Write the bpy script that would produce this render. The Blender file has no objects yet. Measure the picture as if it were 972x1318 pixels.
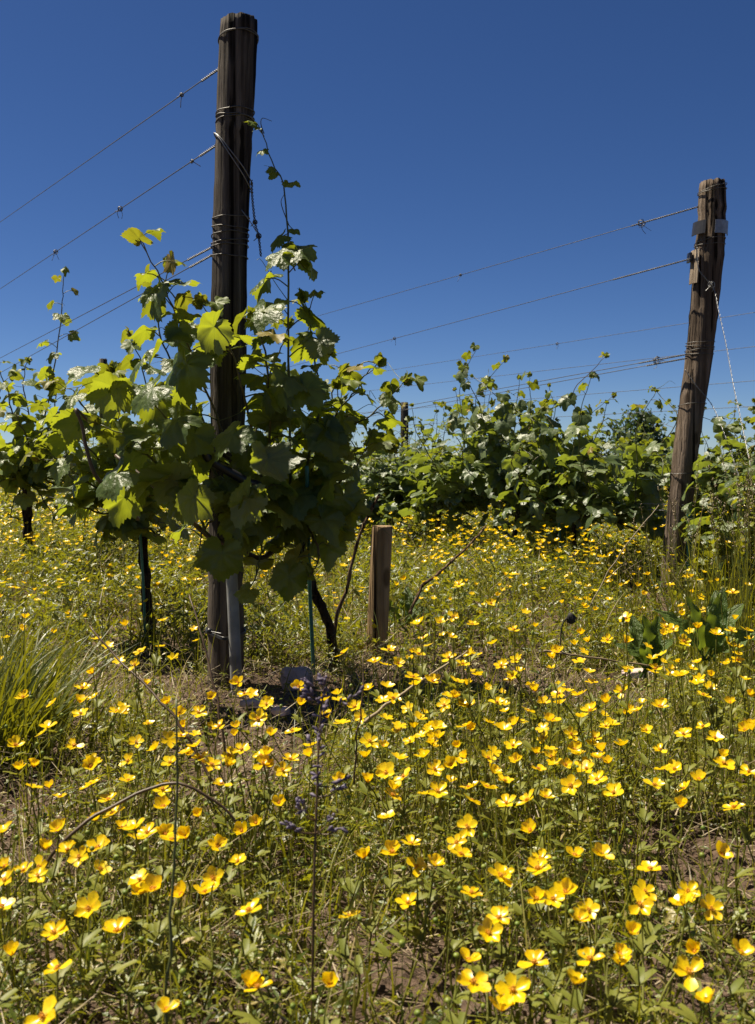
import bpy, math
import numpy as np
from mathutils import Vector, Matrix

SC = bpy.context.scene
COL = SC.collection
RNG = np.random.default_rng(11)
F, CX, HY, CH = 1250.0, 486.0, 587.0, 0.66      # focal (photo px), centre column, horizon row, eye height
ROW = np.array([-0.503, 0.864, 0.0])            # direction in which the vine rows run
PI = math.pi


def P(x, y, Y):
    return np.array([(x - CX) / F * Y, Y, CH - (y - HY) / F * Y])


# ------------------------------------------------------------------ noise
_TAB = np.random.default_rng(3).random((256, 256))


def vnoise(x, y, s=1.0, ox=0.0):
    x = np.asarray(x, float) * s + 37.3 + ox
    y = np.asarray(y, float) * s + 91.7 - ox
    xi = np.floor(x).astype(int); yi = np.floor(y).astype(int)
    fx = x - xi; fy = y - yi
    fx = fx * fx * (3 - 2 * fx); fy = fy * fy * (3 - 2 * fy)
    a = _TAB[xi % 256, yi % 256]; b = _TAB[(xi + 1) % 256, yi % 256]
    c = _TAB[xi % 256, (yi + 1) % 256]; d = _TAB[(xi + 1) % 256, (yi + 1) % 256]
    return (a * (1 - fx) + b * fx) * (1 - fy) + (c * (1 - fx) + d * fx) * fy


def gz(x, y):
    x = np.asarray(x, float); y = np.asarray(y, float)
    r = np.sqrt(x * x + y * y)
    near = np.clip((14 - r) / 6, 0, 1)
    z = (vnoise(x, y, 1.3) - .5) * .05 + (vnoise(x, y, 4.0, 5) - .5) * .03
    return z * near


def soil_mask(x, y):
    """1 where bare soil shows, 0 where plants cover it."""
    x = np.asarray(x, float); y = np.asarray(y, float)
    m = np.clip((vnoise(x, y, 2.3, 17) * .65 + vnoise(x, y, 7.0, 29) * .35 - .70) * 6, 0, .8)
    for (px, py, rx, ry) in ((30, 1000, .22, .24), (320, 950, .20, .45), (340, 870, .42, .42), (900, 1085, .16, .16),
                             (905, 1275, .11, .07), (640, 850, .32, .34), (560, 1265, .12, .08), (760, 860, .24, .28), (170, 850, .26, .40),
                             (10, 1090, .09, .08), (60, 930, .16, .22)):
        Y0 = F * CH / (py - HY + 30); X0 = (px - CX) / F * Y0
        d = ((x - X0) / rx) ** 2 + ((y - Y0) / ry) ** 2
        m = np.maximum(m, np.clip(1.35 - d, 0, 1) * .93)
    for (X0, Y0, rx, ry) in ((1.22, 3.85, .16, .95), (0.0, 2.85, .10, .40)):      # thin cover before the leaning post and the stub
        d = ((x - X0) / rx) ** 2 + ((y - Y0) / ry) ** 2
        m = np.maximum(m, np.clip(1.4 - d, 0, 1) * .88)
    return m


# ------------------------------------------------------------------ mesh building
class MB:
    """Collects vertices and faces of ONE mesh object, with per-vertex rnd / vein / leaf-coordinate attributes."""
    def __init__(s):
        s.v = []; s.t = []; s.q = []; s.r = []; s.ve = []; s.lc = []; s.tm = []; s.qm = []; s.n = 0

    def add(s, v, tris=None, quads=None, rnd=0.5, vein=0.0, lc=None, m=0):
        v = np.asarray(v, float).reshape(-1, 3); k = len(v)
        s.v.append(v)
        s.r.append(np.broadcast_to(np.asarray(rnd, float).ravel() if np.ndim(rnd) else rnd, (k,)))
        s.ve.append(np.broadcast_to(vein, (k,)))
        s.lc.append(v if lc is None else np.asarray(lc, float).reshape(-1, 3))
        if tris is not None and len(tris):
            t = np.asarray(tris, int).reshape(-1, 3) + s.n; s.t.append(t); s.tm.append(np.full(len(t), m))
        if quads is not None and len(quads):
            q = np.asarray(quads, int).reshape(-1, 4) + s.n; s.q.append(q); s.qm.append(np.full(len(q), m))
        s.n += k

    def scatter(s, tv, tris, quads, pos, R, scale, rnd, vein=0.0, lc=None, m=0):
        """many copies of a template inside this one mesh"""
        N = len(pos); k = len(tv)
        sc = np.asarray(scale, float)
        sc = sc.reshape(N, 1, 1) if sc.ndim == 1 else sc.reshape(N, 1, 3)
        V = np.einsum('nij,nkj->nki', R, tv[None] * sc) + np.asarray(pos)[:, None, :]
        off = (np.arange(N) * k)[:, None, None]
        T = (np.asarray(tris)[None] + off) if tris is not None and len(tris) else None
        Q = (np.asarray(quads)[None] + off) if quads is not None and len(quads) else None
        s.add(V, T, Q, np.repeat(rnd, k), np.tile(np.broadcast_to(vein, (k,)), N), np.tile(tv if lc is None else lc, (N, 1)), m)

    def tube(s, pts, rad, sides=6, rnd=.5, cap=True, m=0, jit=0.0):
        pts = np.asarray(pts, float); n = len(pts)
        rad = np.broadcast_to(np.asarray(rad, float), (n,))
        tan = np.gradient(pts, axis=0); tan /= np.linalg.norm(tan, axis=1)[:, None] + 1e-12
        up = np.array([0, 0, 1.0]) if abs(tan[0, 2]) < .9 else np.array([1.0, 0, 0])
        a = np.cross(tan[0], up); a /= np.linalg.norm(a)
        V = np.zeros((n, sides, 3)); ang = np.arange(sides) * 2 * PI / sides
        for i in range(n):
            a = a - tan[i] * np.dot(a, tan[i]); a /= np.linalg.norm(a) + 1e-12
            b = np.cross(tan[i], a)
            rr = rad[i] * (1 + jit * (RNG.random(sides) - .5))
            V[i] = pts[i] + (np.cos(ang) * rr)[:, None] * a + (np.sin(ang) * rr)[:, None] * b
        i = np.arange(n - 1)[:, None] * sides; j = np.arange(sides)[None]; j2 = (j + 1) % sides
        Q = np.stack([i + j, i + j2, i + sides + j2, i + sides + j], -1).reshape(-1, 4)
        V = V.reshape(-1, 3); T = []
        if cap:
            V = np.vstack([V, pts[:1], pts[-1:]]); c0 = n * sides
            T = [(c0, (k + 1) % sides, k) for k in range(sides)] + [(c0 + 1, (n - 1) * sides + k, (n - 1) * sides + (k + 1) % sides) for k in range(sides)]
        s.add(V, T, Q, rnd, m=m)

    def build(s, name, mats, parent=None, smooth=True):
        me = bpy.data.meshes.new(name)
        v = np.concatenate(s.v)
        t = np.concatenate(s.t) if s.t else np.zeros((0, 3), int); q = np.concatenate(s.q) if s.q else np.zeros((0, 4), int)
        me.vertices.add(len(v)); me.vertices.foreach_set('co', v.astype(np.float32).ravel())
        loops = np.concatenate([t.ravel(), q.ravel()]).astype(np.int32)
        me.loops.add(len(loops)); me.loops.foreach_set('vertex_index', loops)
        nf = len(t) + len(q); me.polygons.add(nf)
        st = np.concatenate([np.arange(len(t)) * 3, len(t) * 3 + np.arange(len(q)) * 4]).astype(np.int32)
        me.polygons.foreach_set('loop_start', st)
        mi = np.concatenate([np.concatenate(s.tm) if s.tm else np.zeros(0), np.concatenate(s.qm) if s.qm else np.zeros(0)]).astype(np.int32)
        me.polygons.foreach_set('material_index', mi)
        me.polygons.foreach_set('use_smooth', np.full(nf, smooth))
        for nm, arr, ty in (('rnd', np.concatenate(s.r), 'FLOAT'), ('vein', np.concatenate(s.ve), 'FLOAT')):
            me.attributes.new(nm, ty, 'POINT').data.foreach_set('value', arr.astype(np.float32))
        me.attributes.new('lc', 'FLOAT_VECTOR', 'POINT').data.foreach_set('vector', np.concatenate(s.lc).astype(np.float32).ravel())
        me.update(calc_edges=True)
        for mt in (mats if isinstance(mats, (list, tuple)) else [mats]):
            me.materials.append(mt)
        o = bpy.data.objects.new(name, me); COL.objects.link(o)
        if parent is not None:
            o.parent = parent
        return o


def empty(name, loc=(0, 0, 0)):
    o = bpy.data.objects.new(name, None); COL.objects.link(o); o.location = loc; o.empty_display_size = .05
    return o


def tag(o, label=None, cat=None, group=None, kind=None):
    if label: o['label'] = label
    if cat: o['category'] = cat
    if group: o['group'] = group
    if kind: o['kind'] = kind
    return o


def spline(pts, n=24):
    """Catmull-Rom through pts, n samples."""
    p = np.asarray(pts, float)
    if len(p) == 2:
        return p[0] + (p[1] - p[0]) * np.linspace(0, 1, n)[:, None]
    q = np.vstack([2 * p[0] - p[1], p, 2 * p[-1] - p[-2]])
    u = np.linspace(0, len(p) - 1 - 1e-6, n); i = u.astype(int); f = (u - i)[:, None]
    a, b, c, d = q[i], q[i + 1], q[i + 2], q[i + 3]
    return .5 * (2 * b + (c - a) * f + (2 * a - 5 * b + 4 * c - d) * f ** 2 + (3 * b - a - 3 * c + d) * f ** 3)


def wobble(pts, amp, seed=0):
    r = np.random.default_rng(seed); n = len(pts)
    w = r.normal(0, 1, (n, 3)); w = (w + np.roll(w, 1, 0) + np.roll(w, -1, 0)) / 3
    w[0] = 0
    return pts + w * amp


def frames(xdir, ndir):
    """rotation matrices with columns x = tip direction, z ~ normal"""
    x = xdir / (np.linalg.norm(xdir, axis=-1, keepdims=True) + 1e-9)
    z = ndir - x * np.sum(ndir * x, -1, keepdims=True)
    z /= np.linalg.norm(z, axis=-1, keepdims=True) + 1e-9
    return np.stack([x, np.cross(z, x), z], -1)


# ------------------------------------------------------------------ materials
def nt(name):
    m = bpy.data.materials.new(name); m.use_nodes = True
    n = m.node_tree; n.nodes.clear()
    out = n.nodes.new('ShaderNodeOutputMaterial')
    return m, n, out


def N(n, typ, **kw):
    o = n.nodes.new(typ)
    for k, v in kw.items():
        if k.startswith('_'):
            setattr(o, k[1:], v)
        else:
            key = k.replace('__', ' ')
            o.inputs[int(key[1:]) if key[0] == 'i' and key[1:].isdigit() else key].default_value = v
    return o


def ramp(n, fac, stops):
    r = n.nodes.new('ShaderNodeValToRGB')
    e = r.color_ramp.elements
    while len(e) < len(stops):
        e.new(.5)
    for k, (p, c) in enumerate(stops):
        e[k].position = p; e[k].color = (*c, 1)
    n.links.new(fac, r.inputs[0])
    return r


def mix(n, fac, a, b, mode='MIX'):
    r = n.nodes.new('ShaderNodeMix'); r.data_type = 'RGBA'; r.blend_type = mode
    for s, v in ((r.inputs[0], fac), (r.inputs[6], a), (r.inputs[7], b)):
        if hasattr(v, 'is_linked') or hasattr(v, 'links'):
            n.links.new(v, s)
        else:
            s.default_value = v if not isinstance(v, tuple) else (*v, 1)
    return r.outputs[2]


def attr(n, name):
    a = n.nodes.new('ShaderNodeAttribute'); a.attribute_name = name
    return a


def foliage_mat(name, stops, trans, tfac=.4, rough=.45, under=None, veins=False, bump=.0, bscale=40, spec=.5):
    m, n, out = nt(name)
    r = attr(n, 'rnd'); lc = attr(n, 'lc')
    col = ramp(n, r.outputs['Fac'], stops).outputs[0]
    tx = N(n, 'ShaderNodeTexNoise', Scale=6.0, Detail=3.0)
    n.links.new(lc.outputs['Vector'], tx.inputs['Vector'])
    dk = n.nodes.new('ShaderNodeHueSaturation')
    mr = N(n, 'ShaderNodeMapRange', i1=.25, i2=.75, i3=.75, i4=1.25)
    n.links.new(tx.outputs[0], mr.inputs[0]); n.links.new(mr.outputs[0], dk.inputs['Value']); n.links.new(col, dk.inputs['Color'])
    col = dk.outputs[0]
    tcol = mix(n, .25, trans, col)
    if veins:
        v = attr(n, 'vein')
        pw = N(n, 'ShaderNodeMath', _operation='POWER', i1=3.0); n.links.new(v.outputs['Fac'], pw.inputs[0])
        ml = N(n, 'ShaderNodeMath', _operation='MULTIPLY', i1=.5); n.links.new(pw.outputs[0], ml.inputs[0])
        col = mix(n, ml.outputs[0], col, (.16, .20, .06))
        tcol = mix(n, ml.outputs[0], tcol, (.10, .16, .02))
    if under:
        g = n.nodes.new('ShaderNodeNewGeometry')
        col = mix(n, g.outputs['Backfacing'], col, under)
    p = N(n, 'ShaderNodeBsdfPrincipled', Roughness=rough)
    p.inputs['Specular IOR Level'].default_value = spec
    n.links.new(col, p.inputs['Base Color'])
    t = n.nodes.new('ShaderNodeBsdfTranslucent'); n.links.new(tcol, t.inputs['Color'])
    if bump:
        bt = N(n, 'ShaderNodeTexNoise', Scale=float(bscale), Detail=3.0, Roughness=.6)
        n.links.new(lc.outputs['Vector'], bt.inputs['Vector'])
        vt = N(n, 'ShaderNodeTexVoronoi', Scale=float(bscale) * .55)
        n.links.new(lc.outputs['Vector'], vt.inputs['Vector'])
        ad = N(n, 'ShaderNodeMath', _operation='ADD'); n.links.new(bt.outputs[0], ad.inputs[0]); n.links.new(vt.outputs[0], ad.inputs[1])
        b = N(n, 'ShaderNodeBump', Strength=bump, Distance=.01); n.links.new(ad.outputs[0], b.inputs['Height'])
        n.links.new(b.outputs[0], p.inputs['Normal'])
    mx = N(n, 'ShaderNodeMixShader', i0=tfac)
    n.links.new(p.outputs[0], mx.inputs[1]); n.links.new(t.outputs[0], mx.inputs[2]); n.links.new(mx.outputs[0], out.inputs[0])
    return m


def wood_mat(name, dark, mid, light, zs=1.2, xs=38.0, bump=.6, splash=False):
    m, n, out = nt(name)
    tc = n.nodes.new('ShaderNodeTexCoord')
    mp = N(n, 'ShaderNodeMapping', Scale=(xs, xs, zs)); n.links.new(tc.outputs['Object'], mp.inputs[0])
    a = N(n, 'ShaderNodeTexNoise', Scale=1.0, Detail=6.0, Roughness=.65); n.links.new(mp.outputs[0], a.inputs['Vector'])
    mp2 = N(n, 'ShaderNodeMapping', Scale=(9, 9, 3.0)); n.links.new(tc.outputs['Object'], mp2.inputs[0])
    b = N(n, 'ShaderNodeTexNoise', Scale=1.0, Detail=4.0); n.links.new(mp2.outputs[0], b.inputs['Vector'])
    mp3 = N(n, 'ShaderNodeMapping', Scale=(xs * 3.2, xs * 3.2, zs * 2)); n.links.new(tc.outputs['Object'], mp3.inputs[0])
    c = N(n, 'ShaderNodeTexNoise', Scale=1.0, Detail=3.0); n.links.new(mp3.outputs[0], c.inputs['Vector'])
    base = ramp(n, a.outputs[0], [(.3, dark), (.5, mid), (.72, light)]).outputs[0]
    st = ramp(n, b.outputs[0], [(.3, (.55, .52, .5)), (.7, (1.2, 1.15, 1.08))]).outputs[0]
    base = mix(n, 1.0, base, st, 'MULTIPLY')
    mp4 = N(n, 'ShaderNodeMapping', Scale=(xs * 1.6, xs * 1.6, zs * .55)); n.links.new(tc.outputs['Object'], mp4.inputs[0])
    d = N(n, 'ShaderNodeTexNoise', Scale=1.0, Detail=2.0, Roughness=.5); n.links.new(mp4.outputs[0], d.inputs['Vector'])
    cr = ramp(n, d.outputs[0], [(.37, (.12, .11, .10)), (.44, (1, 1, 1))]).outputs[0]
    base = mix(n, 1.0, base, cr, 'MULTIPLY')
    kn = N(n, 'ShaderNodeTexVoronoi', Scale=1.0); mk = N(n, 'ShaderNodeMapping', Scale=(9, 9, 4.2)); n.links.new(tc.outputs['Object'], mk.inputs[0]); n.links.new(mk.outputs[0], kn.inputs['Vector'])
    kc = ramp(n, kn.outputs[0], [(.10, (.25, .22, .2)), (.17, (1, 1, 1))]).outputs[0]
    base = mix(n, .8, base, kc, 'MULTIPLY')
    sx = N(n, 'ShaderNodeSeparateXYZ'); n.links.new(tc.outputs['Object'], sx.inputs[0])
    zz = N(n, 'ShaderNodeMath', _operation='MULTIPLY_ADD', i1=.5, i2=0.0); n.links.new(b.outputs[0], zz.inputs[0]); n.links.new(sx.outputs[2], zz.inputs[2])
    mz = N(n, 'ShaderNodeMapRange', i1=.25, i2=.75, i3=.55, i4=0.0); n.links.new(zz.outputs[0], mz.inputs[0])
    if splash:
        base = mix(n, mz.outputs[0], base, (.17, .135, .105))
    p = N(n, 'ShaderNodeBsdfPrincipled', Roughness=.9); p.inputs['Specular IOR Level'].default_value = .1
    n.links.new(base, p.inputs['Base Color'])
    ad = N(n, 'ShaderNodeMath', _operation='ADD'); n.links.new(a.outputs[0], ad.inputs[0]); n.links.new(c.outputs[0], ad.inputs[1])
    ad2 = N(n, 'ShaderNodeMath', _operation='ADD'); n.links.new(ad.outputs[0], ad2.inputs[0]); n.links.new(cr, ad2.inputs[1]); ad = ad2
    bp = N(n, 'ShaderNodeBump', Strength=min(1, bump * 1.3), Distance=.012); n.links.new(ad.outputs[0], bp.inputs['Height']); n.links.new(bp.outputs[0], p.inputs['Normal'])
    n.links.new(p.outputs[0], out.inputs[0])
    return m


def plain_mat(name, col, rough=.6, metal=0.0, var=.25, scale=30.0, bump=.2):
    m, n, out = nt(name)
    tc = n.nodes.new('ShaderNodeTexCoord')
    a = N(n, 'ShaderNodeTexNoise', Scale=scale, Detail=5.0); n.links.new(tc.outputs['Object'], a.inputs['Vector'])
    lo = tuple(c * (1 - var) for c in col); hi = tuple(min(1, c * (1 + var)) for c in col)
    c = ramp(n, a.outputs[0], [(.3, lo), (.7, hi)]).outputs[0]
    p = N(n, 'ShaderNodeBsdfPrincipled', Roughness=rough, Metallic=metal)
    n.links.new(c, p.inputs['Base Color'])
    if bump:
        bp = N(n, 'ShaderNodeBump', Strength=bump, Distance=.003); n.links.new(a.outputs[0], bp.inputs['Height']); n.links.new(bp.outputs[0], p.inputs['Normal'])
    n.links.new(p.outputs[0], out.inputs[0])
    return m


def petal_mat():
    m, n, out = nt('buttercup_petal')
    r = attr(n, 'rnd'); lc = attr(n, 'lc')
    oi = n.nodes.new('ShaderNodeObjectInfo')
    ad = N(n, 'ShaderNodeMath', _operation='ADD'); n.links.new(r.outputs['Fac'], ad.inputs[0]); n.links.new(oi.outputs['Random'], ad.inputs[1])
    fr = N(n, 'ShaderNodeMath', _operation='MULTIPLY', i1=.5); n.links.new(ad.outputs[0], fr.inputs[0])
    col = ramp(n, fr.outputs[0], [(0, (.82, .54, .003)), (.5, (.86, .62, .004)), (1, (.88, .69, .010))]).outputs[0]
    nz = N(n, 'ShaderNodeTexNoise', Scale=420.0, Detail=3.0); n.links.new(lc.outputs['Vector'], nz.inputs['Vector'])
    nr_ = ramp(n, nz.outputs[0], [(.3, (.80, .74, .7)), (.6, (1.05, 1.05, 1.05))]).outputs[0]
    col = mix(n, 1.0, col, nr_, 'MULTIPLY')
    p = N(n, 'ShaderNodeBsdfPrincipled', Roughness=.30); n.links.new(col, p.inputs['Base Color'])
    p.inputs['Specular IOR Level'].default_value = .55
    t = n.nodes.new('ShaderNodeBsdfTranslucent'); t.inputs[0].default_value = (.90, .61, .003, 1)
    mx = N(n, 'ShaderNodeMixShader', i0=.4)
    n.links.new(p.outputs[0], mx.inputs[1]); n.links.new(t.outputs[0], mx.inputs[2]); n.links.new(mx.outputs[0], out.inputs[0])
    return m


def soil_mat():
    m, n, out = nt('stony_soil')
    tc = n.nodes.new('ShaderNodeTexCoord')
    a = N(n, 'ShaderNodeTexNoise', Scale=5.0, Detail=8.0, Roughness=.65); n.links.new(tc.outputs['Object'], a.inputs['Vector'])
    b = N(n, 'ShaderNodeTexNoise', Scale=90.0, Detail=6.0, Roughness=.7); n.links.new(tc.outputs['Object'], b.inputs['Vector'])
    v = N(n, 'ShaderNodeTexVoronoi', Scale=70.0); n.links.new(tc.outputs['Object'], v.inputs['Vector'])
    c = ramp(n, a.outputs[0], [(.3, (.072, .048, .034)), (.5, (.125, .088, .066)), (.7, (.185, .138, .108))]).outputs[0]
    vl = N(n, 'ShaderNodeVectorMath', _operation='LENGTH'); n.links.new(tc.outputs['Object'], vl.inputs[0])
    vm = N(n, 'ShaderNodeMapRange', i1=13.0, i2=22.0, i3=0.0, i4=1.0); n.links.new(vl.outputs['Value'], vm.inputs[0])
    c = mix(n, vm.outputs[0], c, (.06, .085, .02))
    c2 = ramp(n, b.outputs[0], [(.3, (.5, .48, .46)), (.7, (1.3, 1.27, 1.22))]).outputs[0]
    c = mix(n, 1.0, c, c2, 'MULTIPLY')
    p = N(n, 'ShaderNodeBsdfPrincipled', Roughness=.95); p.inputs['Specular IOR Level'].default_value = .1
    n.links.new(c, p.inputs['Base Color'])
    ad = N(n, 'ShaderNodeMath', _operation='ADD'); n.links.new(b.outputs[0], ad.inputs[0]); n.links.new(v.outputs[0], ad.inputs[1])
    bp = N(n, 'ShaderNodeBump', Strength=.9, Distance=.012); n.links.new(ad.outputs[0], bp.inputs['Height']); n.links.new(bp.outputs[0], p.inputs['Normal'])
    n.links.new(p.outputs[0], out.inputs[0])
    return m


M = {}
M['leaf'] = foliage_mat('vine_leaf', [(0, (.052, .090, .020)), (.45, (.080, .124, .027)), (.85, (.110, .150, .032)), (.93, (.15, .19, .025)), (1, (.30, .22, .03))],
                        (.40, .44, .012), .50, .42, under=(.11, .14, .07), veins=True, bump=.36, bscale=7, spec=.62)
M['young'] = foliage_mat('young_vine_leaf', [(0, (.07, .11, .015)), (.7, (.12, .15, .02)), (1, (.22, .15, .03))], (.32, .34, .012), .42, .5, veins=True, bump=.08, bscale=5, spec=.3)
M['farleaf'] = foliage_mat('row_vine_leaf', [(0, (.045, .072, .022)), (.5, (.075, .110, .036)), (.85, (.11, .145, .05)), (1, (.17, .20, .05))],
                           (.30, .36, .018), .38, .44, under=(.12, .15, .085), bump=.2, bscale=7, spec=.55)
M['bush'] = foliage_mat('dark_bush_leaf', [(0, (.025, .045, .015)), (1, (.05, .08, .03))], (.12, .18, .02), .3, .5)
M['herb'] = foliage_mat('meadow_herb_leaf', [(0, (.028, .047, .007)), (.35, (.066, .094, .011)), (.7, (.142, .160, .015)), (.88, (.182, .170, .028)), (1, (.36, .27, .12))],
                        (.45, .44, .010), .36, .38, under=(.09, .11, .03), bump=.15, bscale=8, spec=.5)
M['grass'] = foliage_mat('meadow_grass', [(0, (.038, .056, .007)), (.5, (.098, .110, .013)), (.85, (.18, .165, .028)), (1, (.38, .29, .14))],
                        (.40, .38, .010), .32, .40, spec=.4)
M['stem'] = foliage_mat('buttercup_stem', [(0, (.12, .14, .022)), (.8, (.21, .21, .035)), (1, (.26, .18, .06))], (.42, .40, .02), .32, .48, spec=.25)
M['bud'] = foliage_mat('green_bud', [(0, (.12, .18, .02)), (1, (.22, .26, .03))], (.3, .36, .02), .25, .5)
M['stamen'] = plain_mat('stamen', (.55, .24, .005), .6, var=.3, scale=300, bump=0)
M['straw'] = foliage_mat('dry_straw', [(0, (.10, .070, .04)), (.5, (.22, .165, .095)), (1, (.38, .31, .20))], (.22, .17, .09), .15, .6)
M['petal'] = petal_mat()
M['soil'] = soil_mat()
M['post'] = wood_mat('weathered_post_wood', (.019, .017, .0155), (.060, .053, .047), (.165, .150, .135), splash=True)
M['post2'] = wood_mat('brown_post_wood', (.040, .030, .023), (.115, .09, .07), (.24, .20, .17), 1.0, 30, .9, True)
M['stub'] = wood_mat('pale_stub_wood', (.17, .115, .062), (.33, .235, .14), (.45, .34, .21), 1.2, 46, .5)
M['bark'] = wood_mat('vine_bark', (.020, .014, .010), (.055, .040, .028), (.12, .09, .065), 8, 60, .9)
M['cane'] = foliage_mat('brown_cane', [(0, (.045, .026, .014)), (1, (.11, .065, .03))], (.1, .05, .02), .05, .5)
M['shoot'] = foliage_mat('green_shoot', [(0, (.055, .060, .018)), (.6, (.085, .10, .025)), (1, (.12, .075, .03))], (.2, .2, .02), .2, .45)
M['deadcane'] = wood_mat('dead_cane_wood', (.09, .055, .035), (.19, .13, .085), (.30, .22, .15), 10, 60)
M['wire'] = plain_mat('old_wire', (.10, .095, .09), .55, .7, .35, 60, .0)
M['newwire'] = plain_mat('bright_wire', (.20, .20, .20), .42, .8, .2, 60, .0)
M['metal'] = plain_mat('grey_metal_plate', (.24, .25, .27), .5, .6, .25, 40, .2)
M['chip'] = wood_mat('pale_split_wood', (.24, .19, .14), (.36, .30, .235), (.48, .42, .34), 3, 60)
M['black'] = plain_mat('black_plastic', (.018, .018, .02), .38, 0, .2, 60, .05)
M['pipe'] = plain_mat('grey_plastic_pipe', (.22, .22, .21), .6, 0, .45, 14, .15)
M['teal'] = plain_mat('teal_plastic_stake', (.035, .15, .115), .45, 0, .2, 40, .05)
M['stone'] = plain_mat('pink_sandstone', (.50, .38, .34), .9, 0, .35, 22, .7)
M['purple'] = foliage_mat('purple_petal', [(0, (.085, .065, .105)), (.6, (.16, .13, .20)), (1, (.26, .22, .29))], (.2, .16, .26), .3, .55)
M['seed'] = plain_mat('dark_seed_head', (.014, .012, .012), .8, 0, .3, 80, .4)
M['dock'] = foliage_mat('dock_leaf', [(0, (.05, .085, .018)), (1, (.085, .13, .025))], (.28, .36, .02), .38, .36, veins=True, bump=.5, bscale=7, spec=.35)

# ------------------------------------------------------------------ ground
def axis_x():
    c = [0.0]; step = .012
    while c[-1] < 600:
        x = c[-1]
        step = .016 if x < 1.0 else (.03 if x < 2.2 else step * 1.22)
        c.append(x + step)
    c = np.array(c)
    return np.concatenate([-c[:0:-1], c])


def axis_y():
    c = [.35]; step = .012
    while c[-1] < 900:
        y = c[-1]
        step = .013 if y < 3.4 else (.03 if y < 5 else step * 1.18)
        c.append(y + step)
    b = [.35]; step = .02
    while b[-1] > -300:
        step *= 1.3; b.append(b[-1] - step)
    return np.concatenate([np.array(b)[:0:-1], np.array(c)])


gx, gy = axis_x(), axis_y()
XX, YY = np.meshgrid(gx, gy)
ZZ = gz(XX, YY)
nearw = np.clip((6 - np.hypot(XX, YY)) / 2, 0, 1)
cl = vnoise(XX, YY, 22, 3) ** 2 * .018 + vnoise(XX, YY, 48, 8) ** 2 * .010
ZZ = ZZ + (cl - .012) * nearw
g = MB()
ni, nj = XX.shape
I = (np.arange(ni - 1)[:, None] * nj + np.arange(nj - 1)[None]).ravel()
g.add(np.stack([XX, YY, ZZ], -1), None, np.stack([I, I + 1, I + nj + 1, I + nj], -1))
ground = g.build('ground', M['soil'])
tag(ground, kind='structure')

# ------------------------------------------------------------------ vine leaf templates
def leaf_template(nang, nring, seed, serr=.062, droop=.30, fold=.22, pucker=.05):
    r = np.random.default_rng(seed)
    ctrl_a = np.radians([0, 14, 30, 52, 66, 90, 112, 128, 150, 168, 176])
    ctrl_r = np.array([1.0, .90, .74, .90, .88, .70, .77, .75, .68, .48, .14])
    th = np.linspace(-PI * .975, PI * .975, nang)
    base = {}
    jl = 1 + r.normal(0, .05, len(ctrl_r)); jr = 1 + r.normal(0, .05, len(ctrl_r)); jr[0] = jl[0]
    R = np.where(th >= 0, np.interp(np.abs(th), ctrl_a, ctrl_r * jl), np.interp(np.abs(th), ctrl_a, ctrl_r * jr))
    ser = (np.arange(nang) % 2) * (.6 + .4 * r.random(nang))
    R = R * (1 + serr * (ser - .5) * 2)
    va = np.radians([0, 54, -54, 108, -108])
    near = np.min(np.abs(th[:, None] - va[None]), 1)
    rings = np.linspace(0, 1, nring + 1)[1:] ** .85
    V = [np.zeros(3)]; ve = [1.0]
    ph = r.random(6) * 6.28
    for u in rings:
        x = R * u * np.cos(th); y = R * u * np.sin(th)
        d = np.hypot(x, y)
        z = -droop * d ** 2 * (.7 + .3 * np.cos(th)) + fold * np.abs(y) * (1 - .8 * np.abs(y)) * .8
        z += pucker * u * (np.clip(near / .45, 0, 1) - .5) * 1.2
        z += .11 * u ** 2 * np.sin(2 * th + ph[5]) + .09 * u ** 2 * np.sin(3 * th + ph[0]) + .06 * u ** 2 * np.sin(5 * th + ph[1]) + .022 * np.sin(9 * x + ph[2]) * np.cos(8 * y + ph[3]) + pucker * .22 * np.sin(17 * x + ph[4]) * np.sin(16 * y + ph[5])
        V.append(np.stack([x, y, z], -1)); ve.append(np.where(near < (th[1] - th[0]) * .55, 1.0, 0.0) * (1 - .35 * u))
    V = np.vstack([V[0][None]] + V[1:]); ve = np.concatenate([[1.0]] + ve[1:])
    T = [(0, 1 + k, 2 + k) for k in range(nang - 1)]
    Q = []
    for i in range(nring - 1):
        a = 1 + i * nang
        Q += [(a + k, a + nang + k, a + nang + k + 1, a + k + 1) for k in range(nang - 1)]
    return V, np.array(T), np.array(Q) if Q else None, ve


LEAF_HI = [leaf_template(61, 5, s, droop=d, fold=f, pucker=.06) for s, d, f in ((1, .30, .22), (2, .48, .10), (3, .15, .40), (4, .38, -.10), (5, .60, .25), (6, .22, .15))]
LEAF_MD = [leaf_template(33, 2, s, droop=d, fold=f, pucker=.05, serr=.06) for s, d, f in ((11, .30, .25), (12, .45, .12), (13, .2, .40), (14, .55, .1))]
LEAF_LO = [leaf_template(13, 1, s, droop=d, fold=f, pucker=.0, serr=.0) for s, d, f in ((21, .3, .3), (22, .5, .1), (23, .25, .4))]


def put_leaves(mb, tmpls, pos, tip, nrm, size, rnd, rng, m=0):
    pos = np.asarray(pos); Rm = frames(np.asarray(tip), np.asarray(nrm)); size = np.asarray(size); rnd = np.asarray(rnd)
    pick = rng.integers(0, len(tmpls), len(pos))
    for k, (V, T, Q, ve) in enumerate(tmpls):
        s = pick == k
        if not s.any():
            continue
        asp = np.stack([size[s], size[s] * rng.uniform(.85, 1.12, s.sum()), size[s] * rng.uniform(.6, 1.5, s.sum())], -1)
        lc = V + np.array([k * 3.1, 0, 0])
        mb.scatter(V, T, Q, pos[s], Rm[s], asp, rnd[s], ve, lc, m)


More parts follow.
